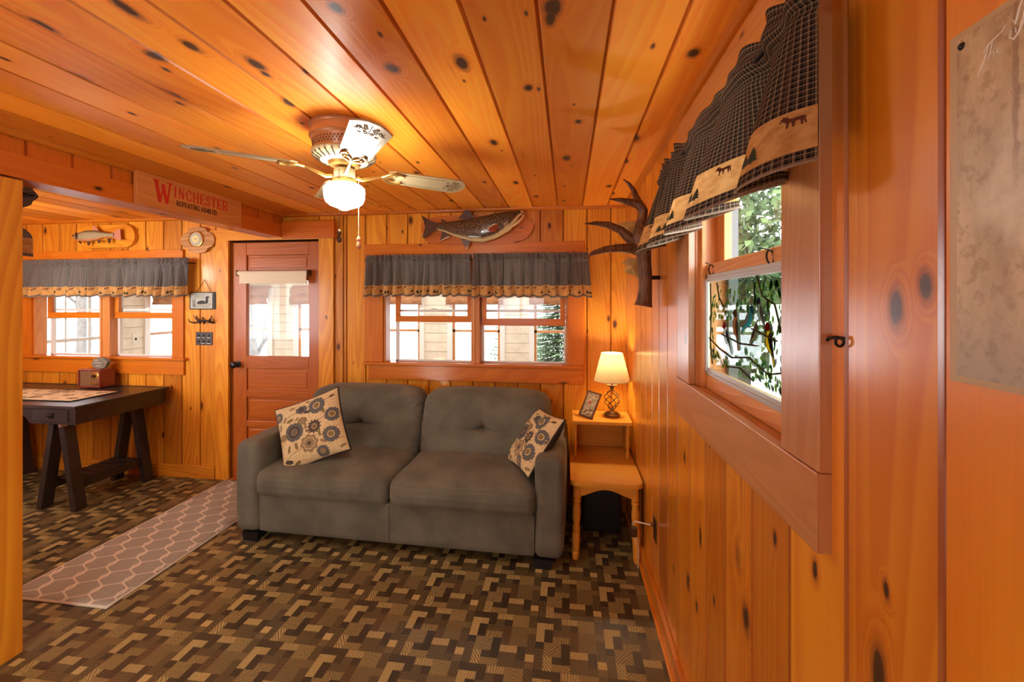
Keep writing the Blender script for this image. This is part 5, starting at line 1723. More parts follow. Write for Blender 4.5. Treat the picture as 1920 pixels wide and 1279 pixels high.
for x in (-4.01, -3.84):
    for y in (3.06, 3.15):
        mb = MB(); mb.lathe([(.001, -.008), (.007, -.008), (.007, 0), (.001, 0)], (x, y, z0), 10); mb.build('foot', M['blackplastic'], rd)

st = thing('lettered_stone', 'grey stone with white painted script standing on the radio', 'stone', (-3.885, 3.11, z0 + .148))
mb = MB()
out = []
for i in range(26):
    a = -i / 26 * 2 * math.pi
    out.append((.072 * math.copysign(abs(math.cos(a)) ** .8, math.cos(a)) + .006 * math.sin(3 * a), .047 + .046 * math.sin(a) + .004 * math.cos(5 * a)))
out = [(a, max(b, 0)) for a, b in out]
mb.prism(out, lambda a, b, c: (-3.885 + a, 3.095 + c, z0 + .148 + b), .032)
mb.build('body', M['stone'], st, bevel=.008, seg=3)
mb = MB()
def scr(x, z, n, h):
    mb.tube([(-3.885 + x + i * .0045, 3.0925 - .0004 * (i % 3), z0 + .148 + z + h * (.5 + .5 * math.sin(i * 2.3 + x * 99)) ) for i in range(n)], .0014, 4)
scr(-.045, .066, 9, .012); scr(-.052, .044, 17, .012); scr(-.03, .020, 11, .010)
mb.build('script', M['whitepaint'], st)

# ------------------------------------------------------------------ barometer plaque
bp = thing('barometer', 'round brass barometer on a scalloped oak plaque left of the door', 'barometer', (-3.07, YB, 2.0))
mb = MB()
out = []
for i in range(64):
    a = -i / 64 * 2 * math.pi
    am_ = (math.degrees(a) % 90) - 45
    r_ = 1.03 - .13 * math.exp(-(am_ / 11) ** 2)
    out.append((-3.075 + .152 * math.cos(a) * r_ , 2.003 + .106 * math.sin(a) * r_))
mb.prism(out, lambda a, b, c: (a, YB - .030 + c, b), .022)
mb.build('plaque', M['plaque'], bp, bevel=.004)
mb = MB(); mb.lathe([(.001, -.008), (.058, -.008), (.062, -.014), (.067, -.012), (.069, 0), (.001, 0)], (-3.082, YB - .030, 2.01), 40, axis='y'); rg_ = mb.build('rim', M['brass'], bp, smooth=40)
mb = MB(); mb.lathe([(.001, -.0095), (.054, -.0095), (.054, -.008), (.001, -.008)], (-3.082, YB - .030, 2.01), 36, axis='y'); mb.build('dial', M['paper'], rg_)
mb = MB(); mb.lathe([(.001, -.011), (.034, -.011), (.034, -.009), (.001, -.009)], (-3.082, YB - .030, 2.01), 30, axis='y'); mb.build('dial_centre', simple('dial_cream', srgb(226, 206, 140), .4), rg_)
mb = MB(); mb.bar((-3.082 - .012, YB - .0425, 2.014), (-3.082 + .010, YB - .0425, 2.006), .004, .002); mb.build('needle', M['ink'], rg_)

# ------------------------------------------------------------------ loon picture on slate, antler hooks, switch plate
lp = thing('loon_picture', 'slate loon picture hanging from a cord between window and door', 'picture', (-3.03, YB, 1.42))
yL = YB - .018
mb = MB(); mb.box(-3.162, -2.908, yL, yL + .012, 1.422, 1.568); mb.build('slate', M['ink'], lp, bevel=.003)
mb = MB(); mb.box(-3.148, -2.945, yL - .002, yL + .001, 1.430, 1.560); pc = mb.build('print', M['paper'], lp)
mb = MB()
def P2(a, b): return (-3.148 + a * .203, yL - .0028, 1.430 + b * .13)
mb.face([P2(a, b) for a, b in ((.28, .36), (.36, .46), (.5, .52), (.62, .5), (.68, .44), (.70, .56), (.68, .68), (.72, .78), (.80, .80), (.90, .72), (.82, .70), (.80, .62), (.82, .44), (.78, .32), (.5, .28), (.34, .28))][::-1])
for (z, x0_, x1_) in ((.9, .2, .7), (.8, .2, .62), (.7, .18, .6), (.22, .08, .9), (.12, .1, .8), (.3, .8, .95)):
    mb.box(P2(x0_, 0)[0], P2(x1_, 0)[0], yL - .003, yL - .0022, P2(0, z)[2] - .0012, P2(0, z)[2] + .0012)
for k_ in range(4): mb.bar(P2(.12 + k_ * .03, .1), P2(.08 + k_ * .045, .55 + .1 * (k_ % 2)), .002, .001, up=(0, 1, 0))
mb.build('loon_drawing', M['ink'], pc)
mb = MB(); mb.tube([(-3.10, yL + .006, 1.566), (-3.03, yL + .012, 1.674), (-2.965, yL + .006, 1.566)], .0022, 6); mb.build('hanging_cord', M['iron'], lp)

hk = thing('antler_hook_rack', 'black iron antler-shaped hook rack below the loon picture', 'hook rack', (-3.03, YB, 1.3))
yH = YB - .012
def T3(pts, r): 
    return [(a, yH + c, b) for a, b, c in pts], r
for nm_, parts in (('left_antler', [([(-3.06, 1.325, 0), (-3.09, 1.315, 0), (-3.12, 1.308, -.005), (-3.145, 1.318, -.02), (-3.152, 1.345, -.028)], [.006, .006, .006, .005, .002]),
                                    ([(-3.08, 1.318, 0), (-3.10, 1.345, -.005), (-3.118, 1.372, -.012)], [.006, .005, .002]), ([(-3.06, 1.322, 0), (-3.09, 1.355, -.01), (-3.085, 1.374, -.012)], [.005, .004, .002])]),
                   ('right_antler', [([(-3.0, 1.325, 0), (-2.97, 1.315, 0), (-2.94, 1.306, -.005), (-2.918, 1.318, -.02), (-2.912, 1.348, -.028)], [.006, .006, .006, .005, .002]),
                                     ([(-2.99, 1.318, 0), (-2.96, 1.35, -.005), (-2.945, 1.374, -.012)], [.006, .005, .002]), ([(-2.975, 1.31, 0), (-2.955, 1.33, -.02), (-2.962, 1.34, -.03)], [.005, .004, .002])])):
    mb = MB()
    for pts, r_ in parts: mb.tube(*T3(pts, r_), n=7) if False else mb.tube(T3(pts, r_)[0], r_, 7)
    mb.build('antler_hook', M['iron'], hk, smooth=60)
mb = MB()
mb.tube([(-3.075, yH, 1.322), (-3.03, yH - .002, 1.328), (-2.985, yH, 1.322)], .008, 8)
mb.tube([(-3.045, yH, 1.355), (-3.03, yH - .004, 1.33), (-3.015, yH - .012, 1.312)], .005, 7)
mb.build('crossbar', M['iron'], hk, smooth=60)
for x in (-3.058, -3.018):
    mb = MB(); mb.tube([(x, yH, 1.322), (x, yH - .006, 1.306), (x, yH - .014, 1.304)], [.004, .005, .007], 7); mb.build('peg', M['iron'], hk, smooth=60)

sw = thing('switch_plate', 'dark plate of six light switches between window and door', 'switch plate', (-3.036, YB, 1.12))
mb = MB(); mb.box(-3.114, -2.959, YB - .006, YB, 1.121, 1.231); mb.build('plate', simple('switch_dark', srgb(62, 52, 46), .45), sw, bevel=.002)
for i in range(3):
    for j in range(2):
        x, z = -3.086 + i * .048, 1.202 - j * .05
        mb = MB(); mb.box(x - .006, x + .006, YB - .014, YB - .005, z - .009, z + .009); mb.build('toggle', M['blackplastic'], sw, bevel=.002)
for (x, z, w_) in ((-3.088, 1.184, .015), (-3.042, 1.184, .010), (-2.992, 1.184, .014), (-3.044, 1.136, .020), (-2.992, 1.136, .017)):
    mb = MB()
    for k_ in range(4): mb.box(x - w_ + k_ * w_ * .5, x - w_ + k_ * w_ * .5 + w_ * .4, YB - .0068, YB - .006, z - .002, z + .002)
    mb.build('tiny_lettering', M['whitepaint'], sw)

# ------------------------------------------------------------------ roller shade on the door
rs = thing('roller_shade', 'cream roller shade rolled up at the top of the door glass', 'roller shade', (-2.38, YB, 1.64))
mb = MB(); mb.tube([(-2.695, YB - .03, 1.722), (-2.085, YB - .03, 1.722)], .019, 20); mb.build('roll', M['creamshade'], rs, smooth=50)
mb = MB(); mb.box(-2.672, -2.082, YB - .050, YB - .047, 1.640, 1.72); mb.box(-2.672, -2.082, YB - .053, YB - .044, 1.636, 1.65); mb.build('shade_cloth', M['creamshade'], rs, bevel=.001)
for x in (-2.703, -2.077):
    mb = MB(); mb.box(x - .004, x + .004, YB - .05, YB + .012, 1.70, 1.745); mb.lathe([(.001, -.006), (.008, -.006), (.008, .006), (.001, .006)], (x, YB - .03, 1.722), 12, axis='x'); mb.build('bracket', M['bronze'], rs)
mb = MB(); mb.tube([(-2.068, YB - .035, 1.72), (-2.068, YB - .037, 1.66), (-2.068, YB - .037, 1.645)], .002, 6); mb.build('pull_cord', M['bronze'], rs)

# ------------------------------------------------------------------ valances


def valance(name, label, P0, P1, nrm, ztop, zbot, off, flare, lam, amp, seed, full=1.35, vb=.72, vh=.955, nu=260, group=None, endflare=(0, 0), prof=None, fab='plaid'):
    r3 = random.Random(seed)
    P0, P1, nrm = Vector(P0), Vector(P1), Vector(nrm)
    D = P1 - P0; L = D.length; d = D / L
    th = thing(name, label, 'valance', (P0 + P1) / 2 + Vector((0, 0, zbot - P0.z)), group=group)
    H = ztop - zbot
    # warped phase for irregular folds
    knots_ = [0]
    while knots_[-1] < L * 1.02: knots_.append(knots_[-1] + lam * (.6 + .8 * r3.random()))
    am = [.6 + .8 * r3.random() for _ in knots_]
    skew = [r3.uniform(-.5, .5) for _ in knots_]
    def fold(x):
        for k in range(len(knots_) - 1):
            if x <= knots_[k + 1]:
                f = (x - knots_[k]) / (knots_[k + 1] - knots_[k])
                a = am[k] * (1 - f) + am[k + 1] * f
                w__ = math.sin(2 * math.pi * (f + .12 * skew[k] * math.sin(2 * math.pi * f)))
                return (1 - 2 * abs(.5 - (w__ + 1) / 2) ** 1.0 * 0 - 1 + (2 * ((w__ + 1) / 2) ** 1.5 - 1)) * a, k + f
        return 0, 0
    def S(u, v):      # v<0 ruffle above the rod, 0..1 down to the hem
        x = u * L
        s_, ph = fold(x)
        fine = math.sin(ph * 2 * math.pi * 2 + 1.1 * math.sin(ph * 3.1)) * .5 + .5 * math.sin(ph * 14.5 + seed)
        if v < 0:
            o = off + .009 * fine * (1 + 8 * -v) + .004 * s_
            z = ztop - v * H + (.004 + amp * .12) * (fine * .5 + .5) * (-v / .06)
            lat = 0
        else:
            g = min(1, v / .16)
            k = v ** .8
            rodb = .012 * math.exp(-((v - .05) / .05) ** 2) - .006 * math.exp(-((v - .14) / .03) ** 2)
            o = off + rodb + flare * v + amp * s_ * k + (.007 + amp * .06) * fine * (1 - k * .8)
            z = ztop - v * H * (1 + .03 * s_ * amp / .03 * k) + .003 * fine * k
            lat = -.012 * math.cos(ph * 2 * math.pi) * k * (amp / .03)
            e = endflare
            lat += e[0] * max(0, 1 - u / .25) * v * -1 + e[1] * max(0, 1 - (1 - u) / .25) * v
            if prof: o += prof(u, v)
        return P0 + d * (x + lat) + nrm * o + Vector((0, 0, z - P0.z))
    segs = [(-.075, 0, 2, 'header', 'plaid'), (0, vb, 22, 'panel', 'plaid'), (vb, vh, 8, 'border', 'tan'), (vh, 1.0, 3, 'hem', 'plaid')]
    nodes = {}
    for (a, b, n, nm, mt) in segs:
        mb = MB()
        mb.grid(lambda u, v: S(u, a + (b - a) * v), nu, n, uvf=lambda u, v: (u * L * full, (a + (b - a) * v) * H))
        mats = [M[fab if mt == 'plaid' else mt]]
        if nm == 'border':
            mats += [M['printgreen'], M['printbrown']]
            hb = (vh - vb)
            nn = int(L * full / (H * hb * .62))
            for side in (1,):
                for i in range(nn):
                    sc = H * hb * (.40 if i % 2 else .36)
                    uc = (i + .5) / nn
                    vc = vb + hb * ((.66) if i % 2 else .24)
                    if i % 2 and i % 4 == 1:
                        lst = [(TREE, uc, 1, sc, vc), (TREE, uc + sc * .5 / (L * full), 1, sc * .8, vc + hb * .04)]
                    elif i % 2: lst = [(TREE, uc, 1, sc * .9, vc)]
                    else: lst = [(MOOSE, uc, 2, sc, vc)]
                    for (pts, uc_, m_, s2, v2) in lst:
                        q = []
                        for (x_, y_) in pts:
                            uu_ = min(1, max(0, uc_ + x_ * s2 / (L * full) * 1.0)); vv_ = v2 - y_ * s2 / H
                            q.append(S(uu_, vv_) + nrm * .0018)
                        # fan of triangles around the centroid keeps the print on the cloth
                        cu = S(min(1, max(0, uc_)), v2) + nrm * .0022
                        if m_ == 1:
                            for j in range(len(q)): mb.face([cu, q[j], q[(j + 1) % len(q)]], None, m_)
                        else: mb.face(q, None, m_)
        o = mb.build(nm, mats, th, smooth=80)
        nodes[nm] = o
    mb = MB()
    for k in range(nu):
        p0 = S(k / nu, 1.0); p1 = S((k + 1) / nu, 1.0)
        mb.tube([p0, p1], .0022, 4, caps=False)
    mb.build('frayed_edge', M['hem'], th)
    mb = MB()
    mb.tube([P0 + nrm * (off - .002) + Vector((0, 0, ztop - .05 * H - P0.z)) - d * .01, P1 + nrm * (off - .002) + Vector((0, 0, ztop - .05 * H - P0.z)) + d * .01], .006, 8)
    for e in (P0, P1): mb.tube([e + Vector((0, 0, ztop - .05 * H - P0.z)), e + nrm * off + Vector((0, 0, ztop - .05 * H - P0.z))], .005, 6)
    mb.build('curtain_rod', M['iron'], th, smooth=50)
    return th


valance('valance', 'left half of the plaid moose valance over the centre window', (-1.565, YB, 0), (-.732, YB, 0), (0, -1, 0), 1.822, 1.535, .070, .016, .085, .036, 3, nu=240)
valance('valance', 'right half of the plaid moose valance over the centre window', (-.706, YB, 0), (.150, YB, 0), (0, -1, 0), 1.822, 1.525, .070, .018, .085, .036, 8, nu=240, endflare=(0, .02))
valance('valance', 'plaid moose valance over the dining window above the desk', (-4.86, YB, 0), (-3.12, YB, 0), (0, -1, 0), 1.825, 1.535, .070, .015, .10, .034, 5, nu=420)
valance('valance', 'large dark plaid moose valance over the right-hand window, closest to camera', (XR, .690, 0), (XR, 1.74, 0), (-1, 0, 0), 1.972, 1.694, .066, .026, .23, .066, 12, nu=340, vb=.70, vh=.93, endflare=(-.02, .10), prof=lambda u, v: (.022 * v * max(0, (u - .8) / .2) - .012 * v * max(0, 1 - u / .15)), fab='plaid2')
valance('valance', 'plaid valance end peeking out behind the left post', (-3.3, YD, 0), (-2.49, YD, 0), (0, 1, 0), 2.0, 1.70, .235, .0, .11, .012, 21, nu=160, prof=lambda u, v: -.13 * math.exp(-((v - .42) / .14) ** 2) + .012 * math.exp(-((v - .05) / .15) ** 2))

# ------------------------------------------------------------------ antler on the right wall
an = thing('antler_mount', 'brown palmed antler mounted upright on the right wall near the corner', 'antler', (XR, 2.1, 1.48))
t = NT('antler_bone')
o_ = t.obj()
mp = t.n('Mapping'); t.inp(mp.inputs[0], o_); mp.inputs['Scale'].default_value = (60, 60, 9)
n1 = t.noise(mp.outputs[0], 2, 4)
n2 = t.noise(o_, 18, 3)
c1 = t.mix(t.ss(n1, .35, .65), srgb(70, 40, 24), srgb(132, 88, 52))
c1 = t.mix(t.ss(n2, .45, .7, 0, .6), c1, srgb(100, 60, 36))
t.bsdf(Base_Color=c1, Roughness=.45, Specular_IOR_Level=.4, Normal=t.bump(n1, .7, .006))
M['antler'] = t.mat
YA = 2.08
def AP(u, y, dy=0):       # helper: design sheet drawn in the plane of the antler, metres
    return ((u - 1100) * .00247 + .088, YA + dy, 1.486 + (566 - y) * .00251)
mb = MB()
mb.tube([AP(1208, 574), AP(1210, 563), AP(1212, 542), AP(1212, 515), AP(1210, 488, .0), AP(1208, 466, -.01), AP(1200, 450, -.01), AP(1203, 430, .0), AP(1207, 410, .01), AP(1208, 395), AP(1200, 383), AP(1185, 378), AP(1165, 375, -.02), AP(1143, 374, -.04)],
        [.058, .048, .042, .041, .043, .048, .054, .042, .033, .031, .030, .024, .016, .003], 14, sq=(1, .72))
mb.build('main_beam', M['antler'], an, smooth=60)
for nm_, pts, r_ in (('lower_tine', [AP(1206, 468), AP(1185, 466, -.02), AP(1160, 466, -.04), AP(1135, 469, -.06), AP(1112, 476, -.07), AP(1094, 487, -.07)], [.046, .034, .028, .023, .015, .002]),
                     ('middle_tine', [AP(1200, 455), AP(1184, 446, .01), AP(1166, 430, .0), AP(1142, 420, -.01), AP(1118, 418, -.03), AP(1095, 420, -.05)], [.046, .037, .028, .023, .015, .002]),
                     ('upper_tine', [AP(1206, 390), AP(1199, 372, .02), AP(1192, 352, .03), AP(1182, 338, .03), AP(1172, 330, .03)], [.028, .020, .015, .010, .002])):
    mb = MB(); mb.tube(pts, r_, 12, sq=(1, .7)); mb.build('tine', M['antler'], an, smooth=60)
M['palm'] = simple('antler_palm_pale', srgb(196, 150, 84), .5, noise=.15, nscale=30, bump=.5)
for pts in ([(1153, 404), (1165, 411), (1180, 407), (1200, 405), (1214, 410), (1212, 445), (1198, 446), (1186, 440), (1174, 420), (1165, 412)], [(1186, 478), (1173, 490), (1183, 494), (1178, 507), (1196, 513), (1206, 520), (1212, 500), (1204, 480)]):
    mb = MB()
    n_ = len(pts)
    q = [Vector(AP(a, b, .10)) for a, b in pts]
    c_ = sum(q, Vector()) / n_
    for sgn, off_ in ((1, -.012), (-1, .004)):
        for j in range(n_):
            a, b = q[j], q[(j + 1) % n_]
            f_ = [a, b, c_ + Vector((0, off_, 0))]
            mb.face(f_ if sgn > 0 else f_[::-1])
    mb.build('palm', M['palm'], an, smooth=60)
mb = MB()
mb.tube([(XR, 2.08, 1.60), (.38, 2.08, 1.60)], .010, 10)
mb.build('wall_bracket', M['iron'], an)
mb = MB()
mb.tube([(XR, 2.08, 1.86), (.37, 2.08, 1.86)], .012, 10)
mb.build('wall_bracket', M['iron'], an)

# ------------------------------------------------------------------ painted glass panel hanging in the right window
sc = thing('suncatcher_panel', 'silver-framed painted glass bird panel hanging inside the right window', 'suncatcher', (.458, 1.2, 1.245))
XS = .452
pan = [(.935, 1.478, 1.250, 1.572)]
mb = MB()
y0, y1, z0_, z1_ = .935, 1.478, 1.248, 1.574
for (a, b, c, d) in ((y0, y1, z0_, z0_ + .024), (y0, y1, z1_ - .024, z1_), (y0, y0 + .018, z0_, z1_), (y1 - .018, y1, z0_, z1_)):
    mb.box(XS, XS + .008, a, b, c, d)
    mb.box(XS - .003, XS + .004, a + .002, b - .002, c + .006, d - .011)
mb.build('frame', M['vinyl'], sc, bevel=.0015)
mb = MB(); mb.box(XS + .004, XS + .007, y0 + .016, y1 - .016, z0_ + .02, z1_ - .02)
gp = mb.build('glass_sheet', glass_mat('clear_glass_sheet', (.62, .68, .62, 1), .8), sc)
FILM = {'green': film('glass_paint_green', srgb(78, 96, 38)), 'dkgreen': film('glass_paint_deep_green', srgb(44, 70, 34)), 'grey': film('glass_paint_grey', srgb(92, 92, 82)),
        'red': film('glass_paint_red', srgb(120, 18, 22), .85), 'orange': film('glass_paint_orange', srgb(116, 62, 30), .8), 'yellow': film('glass_paint_yellow', srgb(150, 112, 10), .85),
        'teal': film('glass_paint_teal', srgb(30, 88, 92), .8), 'brown': film('glass_paint_brown', srgb(88, 72, 48), .8), 'navy': film('glass_paint_navy', srgb(34, 38, 54), .85), 'white': film('glass_paint_white', srgb(150, 150, 146), .7)}
r4 = random.Random(5)
def GPt(y, z): return (XS + .0022, y, z)
LEAF = [(0, 0), (.25, .22), (.6, .26), (1, 0), (.6, -.22), (.25, -.2)]
def leaf(mb, y, z, ang_, s_, m=0):
    ca, sa = math.cos(ang_), math.sin(ang_)
    mb.face([GPt(y + s_ * (a * ca - b * sa), z + s_ * (a * sa + b * ca)) for a, b in LEAF], None, m)
mb = MB()
for (yc, zc_, n_, sp, dirn) in ((1.05, 1.52, 26, (.07, .035), -1.6), (1.20, 1.50, 10, (.05, .03), -1.4), (1.33, 1.49, 22, (.07, .05), -1.2), (1.02, 1.45, 14, (.04, .05), -1.5), (1.42, 1.42, 14, (.02, .10), -1.4),
                                (1.12, 1.32, 18, (.10, .03), .6), (1.35, 1.31, 12, (.07, .02), .9), (1.02, 1.30, 12, (.05, .03), 1.2), (1.0, 1.40, 8, (.03, .04), -1.5)):
    for i in range(int(n_ * 1.9)):
        leaf(mb, min(1.45, max(.965, yc + r4.uniform(-1, 1) * sp[0])), min(1.535, max(1.285, zc_ + r4.uniform(-1, 1) * sp[1])), dirn + r4.uniform(-.7, .7), r4.uniform(.014, .026), r4.choice([0, 0, 1, 2]))
mb.build('painted_leaves', [FILM['green'], FILM['dkgreen'], FILM['grey']], gp, kind='stuff')
mb = MB()
for pts in ([(1.44, 1.545), (1.43, 1.45), (1.44, 1.36), (1.42, 1.29)], [(1.45, 1.37), (1.36, 1.345), (1.26, 1.33), (1.15, 1.345), (1.04, 1.32), (.97, 1.335)], [(1.38, 1.545), (1.36, 1.50), (1.32, 1.47)], [(1.10, 1.55), (1.07, 1.50), (1.01, 1.48), (.98, 1.42)], [(1.30, 1.30), (1.2, 1.31), (1.12, 1.29)],
            [(1.13, 1.42), (1.0, 1.40)], [(1.34, 1.39), (1.20, 1.375), (1.1, 1.38)]):
    mb.tube([GPt(a, b) for a, b in pts], .0022, 5)
mb.build('painted_branches', FILM['brown'], gp)
BODY = [(-.60, .60), (-.46, .70), (-.36, .84), (-.20, .88), (-.06, .78), (.02, .60), (.16, .34), (.28, .0), (.42, -.42), (.60, -.92), (.46, -.98), (.26, -.56), (.06, -.40), (-.18, -.34), (-.36, -.12), (-.42, .16), (-.38, .42), (-.46, .54)]
HEAD = [(-.60, .60), (-.46, .70), (-.36, .84), (-.20, .88), (-.06, .78), (.0, .62), (-.14, .50), (-.38, .46), (-.46, .54)]
WING = [(.0, .44), (.14, .32), (.28, .0), (.42, -.42), (.52, -.70), (.30, -.40), (.08, -.22), (-.08, .06), (-.08, .30)]
def place(o, cy, cz, s_, rot=0.0, fl=1):
    """y grows away from the camera (to the left in view)"""
    return [(cy - fl * s_ * (a * math.cos(rot) - b * math.sin(rot)), cz + s_ * (a * math.sin(rot) + b * math.cos(rot))) for a, b in o]
def abird(cols, cy, cz, s_, rot=0.0, fl=1):
    mb = MB()
    for k_, (o, lift) in enumerate(((BODY, 0), (HEAD, .0004), (WING, .0006))):
        q = place(o, cy, cz, s_, rot, fl)
        c_ = (sum(a for a, b in q) / len(q), sum(b for a, b in q) / len(q))
        for j in range(len(q)):
            p0, p1 = q[j], q[(j + 1) % len(q)]
            mb.face([(XS + .0024 - lift, *c_), (XS + .0024 - lift, *p0), (XS + .0024 - lift, *p1)], None, k_)
            mb.tube([(XS + .0020 - lift, *p0), (XS + .0020 - lift, *p1)], .0007, 4, m=3, caps=False)
    mb.build('painted_bird', [FILM[c] for c in cols] + [M['ink']], gp)
abird(('white', 'red', 'navy'), 1.295, 1.385, .052, .15)
abird(('orange', 'brown', 'brown'), 1.228, 1.415, .056, -.25)
abird(('teal', 'teal', 'white'), 1.150, 1.440, .050, .35, -1)
abird(('grey', 'navy', 'grey'), 1.078, 1.458, .045, .0)
abird(('yellow', 'red', 'navy'), 1.034, 1.393, .052, -.1)
abird(('brown', 'grey', 'brown'), 1.115, 1.405, .036, .2, -1)

# ------------------------------------------------------------------ poster on the right wall
po = thing('waterfall_poster', 'sepia poster with white script pinned to the right wall, cut off by the frame', 'poster', (XR, .22, 1.397))
t = NT('sepia_poster_print')
o_ = t.obj(); sp = t.sep(o_)
mp = t.n('Mapping'); t.inp(mp.inputs[0], o_); mp.inputs['Scale'].default_value = (8, 16, 5)
n1 = t.noise(mp.outputs[0], 1.3, 5, .6)
n2 = t.noise(o_, 70, 5, .65)
n3 = t.noise(o_, 9, 3)
c1 = t.mix(t.ss(n1, .35, .65), srgb(172, 146, 106), srgb(212, 188, 146))
c1 = t.mix(t.math('MULTIPLY', t.ss(n2, .48, .62), .55), c1, srgb(146, 112, 66))
c1 = t.mix(t.math('MULTIPLY', t.ss(n3, .5, .68), .6), c1, srgb(226, 212, 182))
c1 = t.mix(t.ss(sp[2], .13, .0, 0, .8), c1, t.mix(t.ss(n2, .35, .6), srgb(128, 120, 104), srgb(172, 162, 142)))
for (yc, w_, zlo, zhi) in ((.458, .010, .14, .37), (.487, .004, .19, .33), (.436, .006, .10, .37)):
    dy = t.math('ABSOLUTE', t.math('ADD', t.math('SUBTRACT', sp[1], yc - .24), t.math('MULTIPLY', t.math('SUBTRACT', n2, .5), .012)))
    mk = t.math('MULTIPLY', t.ss(dy, w_, w_ * .4), t.math('MULTIPLY', t.ss(sp[2], zlo, zlo + .06), t.ss(n2, .25, .5)))
    c1 = t.mix(t.math('MULTIPLY', mk, .6), c1, srgb(120, 84, 46))
t.bsdf(Base_Color=c1, Roughness=.42, Coat_Weight=.3, Coat_Roughness=.35)
mb = MB(); mb.box(XR - .004, XR - .001, -.06, .5385, 1.398, 1.780); mb.build('sheet', M['tan3'] if 'tan3' in M else simple('poster_margin', srgb(190, 164, 122), .4), po)
mb = MB(); mb.box(XR - .0048, XR - .0039, -.05, .529, 1.405, 1.773); pp = mb.build('print', t.mat, po)
mb = MB()
def W_(pts, r_): mb.tube([(XR - .0052, a, b) for a, b in pts], r_, 6)
W_([(.499, 1.741), (.494, 1.747), (.487, 1.750), (.480, 1.7525), (.475, 1.757)], [.0004, .0008, .0008, .0007, .0004])
W_([(.505, 1.722), (.5, 1.729), (.496, 1.738), (.493, 1.746)], [.0004, .0008, .0008, .0004])
W_([(.493, 1.733), (.4905, 1.741), (.489, 1.748)], .0005); W_([(.4905, 1.737), (.4885, 1.739), (.487, 1.736), (.4875, 1.732)], .0005)
W_([(.4855, 1.735), (.482, 1.737), (.483, 1.739), (.4845, 1.736), (.483, 1.733), (.480, 1.734)], .0005)
W_([(.469, 1.757), (.4665, 1.752), (.465, 1.757), (.463, 1.765), (.459, 1.773), (.453, 1.777), (.447, 1.776)], [.0007, .0012, .0011, .0009, .0007, .0007, .0005])
W_([(.455, 1.776), (.456, 1.765), (.459, 1.752), (.463, 1.742), (.468, 1.738), (.472, 1.742), (.4705, 1.748), (.4665, 1.748), (.466, 1.743)], [.0007, .0012, .0013, .0012, .001, .0008, .0007, .0006, .0005])
mb.build('script_lettering', simple('poster_script', srgb(246, 238, 222), .5), pp, smooth=60)
for (y, z) in ((.5235, 1.764), (-.045, 1.764), (-.045, 1.41)):
    mb = MB(); mb.lathe([(.001, -.0075), (.0025, -.007), (.0045, -.0045), (.0048, -.003), (.001, -.003)], (XR, y, z), 14, axis='x'); mb.build('screw', M['blackplastic'], po, smooth=40)

# small iron ring beside the right window casing
hr = thing('iron_hook', 'small dark iron hook on the wall beside the right window casing', 'hook', (XR, .735, 1.42))
mb = MB()
mb.tube([(XR, .728, 1.428), (XR - .010, .732, 1.430), (XR - .014, .745, 1.428), (XR - .012, .752, 1.424)], .0028, 8); mb.build('arm', M['iron'], hr, smooth=60)
mb = MB(); mb.tube([(XR - .006 + .006 * math.cos(a), .731, 1.423 + .007 * math.sin(a)) for a in [i / 14 * 2 * math.pi for i in range(14)]], .0022, 7, closed=True); mb.build('ring', M['iron'], hr, smooth=60)

# ------------------------------------------------------------------ things on the porch and outside
names_ = ['bamboo blind on the porch window at the left side of the door glass', 'bamboo blind on the porch window at the right side of the door glass', 'bamboo blind on the porch window seen in the left sash of the centre window',
          'bamboo blind on the porch window in the middle of the centre window', 'bamboo blind on the porch window at the right edge of the centre window']
names_ = ['rolled bamboo blind on the outer porch window at the left of the door glass', 'rolled bamboo blind on the outer porch window at the right of the door glass', 'rolled bamboo blind on the porch window seen left in the centre window',
          'rolled bamboo blind on the porch window seen past the centre window mullion', 'rolled bamboo blind on the porch window seen far right in the centre window']
for i, (a, b) in enumerate(pw):
    bt = thing('bamboo_blind', names_[i], 'blind', ((a + b) / 2, PY - .05, 1.45), group='bamboo blinds on the porch')
    mb = MB()
    fn = lambda u, v: Vector((a - .06 + u * (b - a + .12), PY - .05 - .012 - .03 * abs(math.sin(v * math.pi * 2)) - .03 * v, 1.70 - v * .25))
    mb.grid(fn, 8, 20, uvf=lambda u, v: (u, v * .25)); mb.build('slatted_fabric', M['blind'], bt, smooth=40, solid=.006)
    mb = MB(); mb.box(a - .06, b + .06, PY - .05, PY - .02, 1.69, 1.73); mb.build('head_rail', M['blind'], bt)
bt = thing('bamboo_blind', 'rolled bamboo blind on the porch end wall, seen through the dining window', 'blind', (PX0 + .05, 5.07, 1.45), group='bamboo blinds on the porch')
mb = MB()
fn = lambda u, v: Vector((PX0 + .062 + .03 * abs(math.sin(v * math.pi * 2)) + .03 * v, 4.66 + u * .82, 1.70 - v * .25))
mb.grid(fn, 8, 20, uvf=lambda u, v: (u, v * .25)); mb.build('slatted_fabric', M['blind'], bt, smooth=40, solid=.006)
mb = MB(); mb.box(PX0 + .02, PX0 + .05, 4.66, 5.48, 1.69, 1.73); mb.build('head_rail', M['blind'], bt)
po_ = thing('outlet', 'white outlet plate on the porch end wall seen through the dining window', 'outlet', (PX0, 4.547, 1.0))
mb = MB(); mb.box(PX0 - .001, PX0 + .006, 4.505, 4.585, .98, 1.10); mb.build('plate', M['ceramic'], po_, bevel=.002)
mb = MB(); mb.box(PX0 + .005, PX0 + .009, 4.533, 4.557, 1.02, 1.05); mb.build('socket', M['ink'], po_)


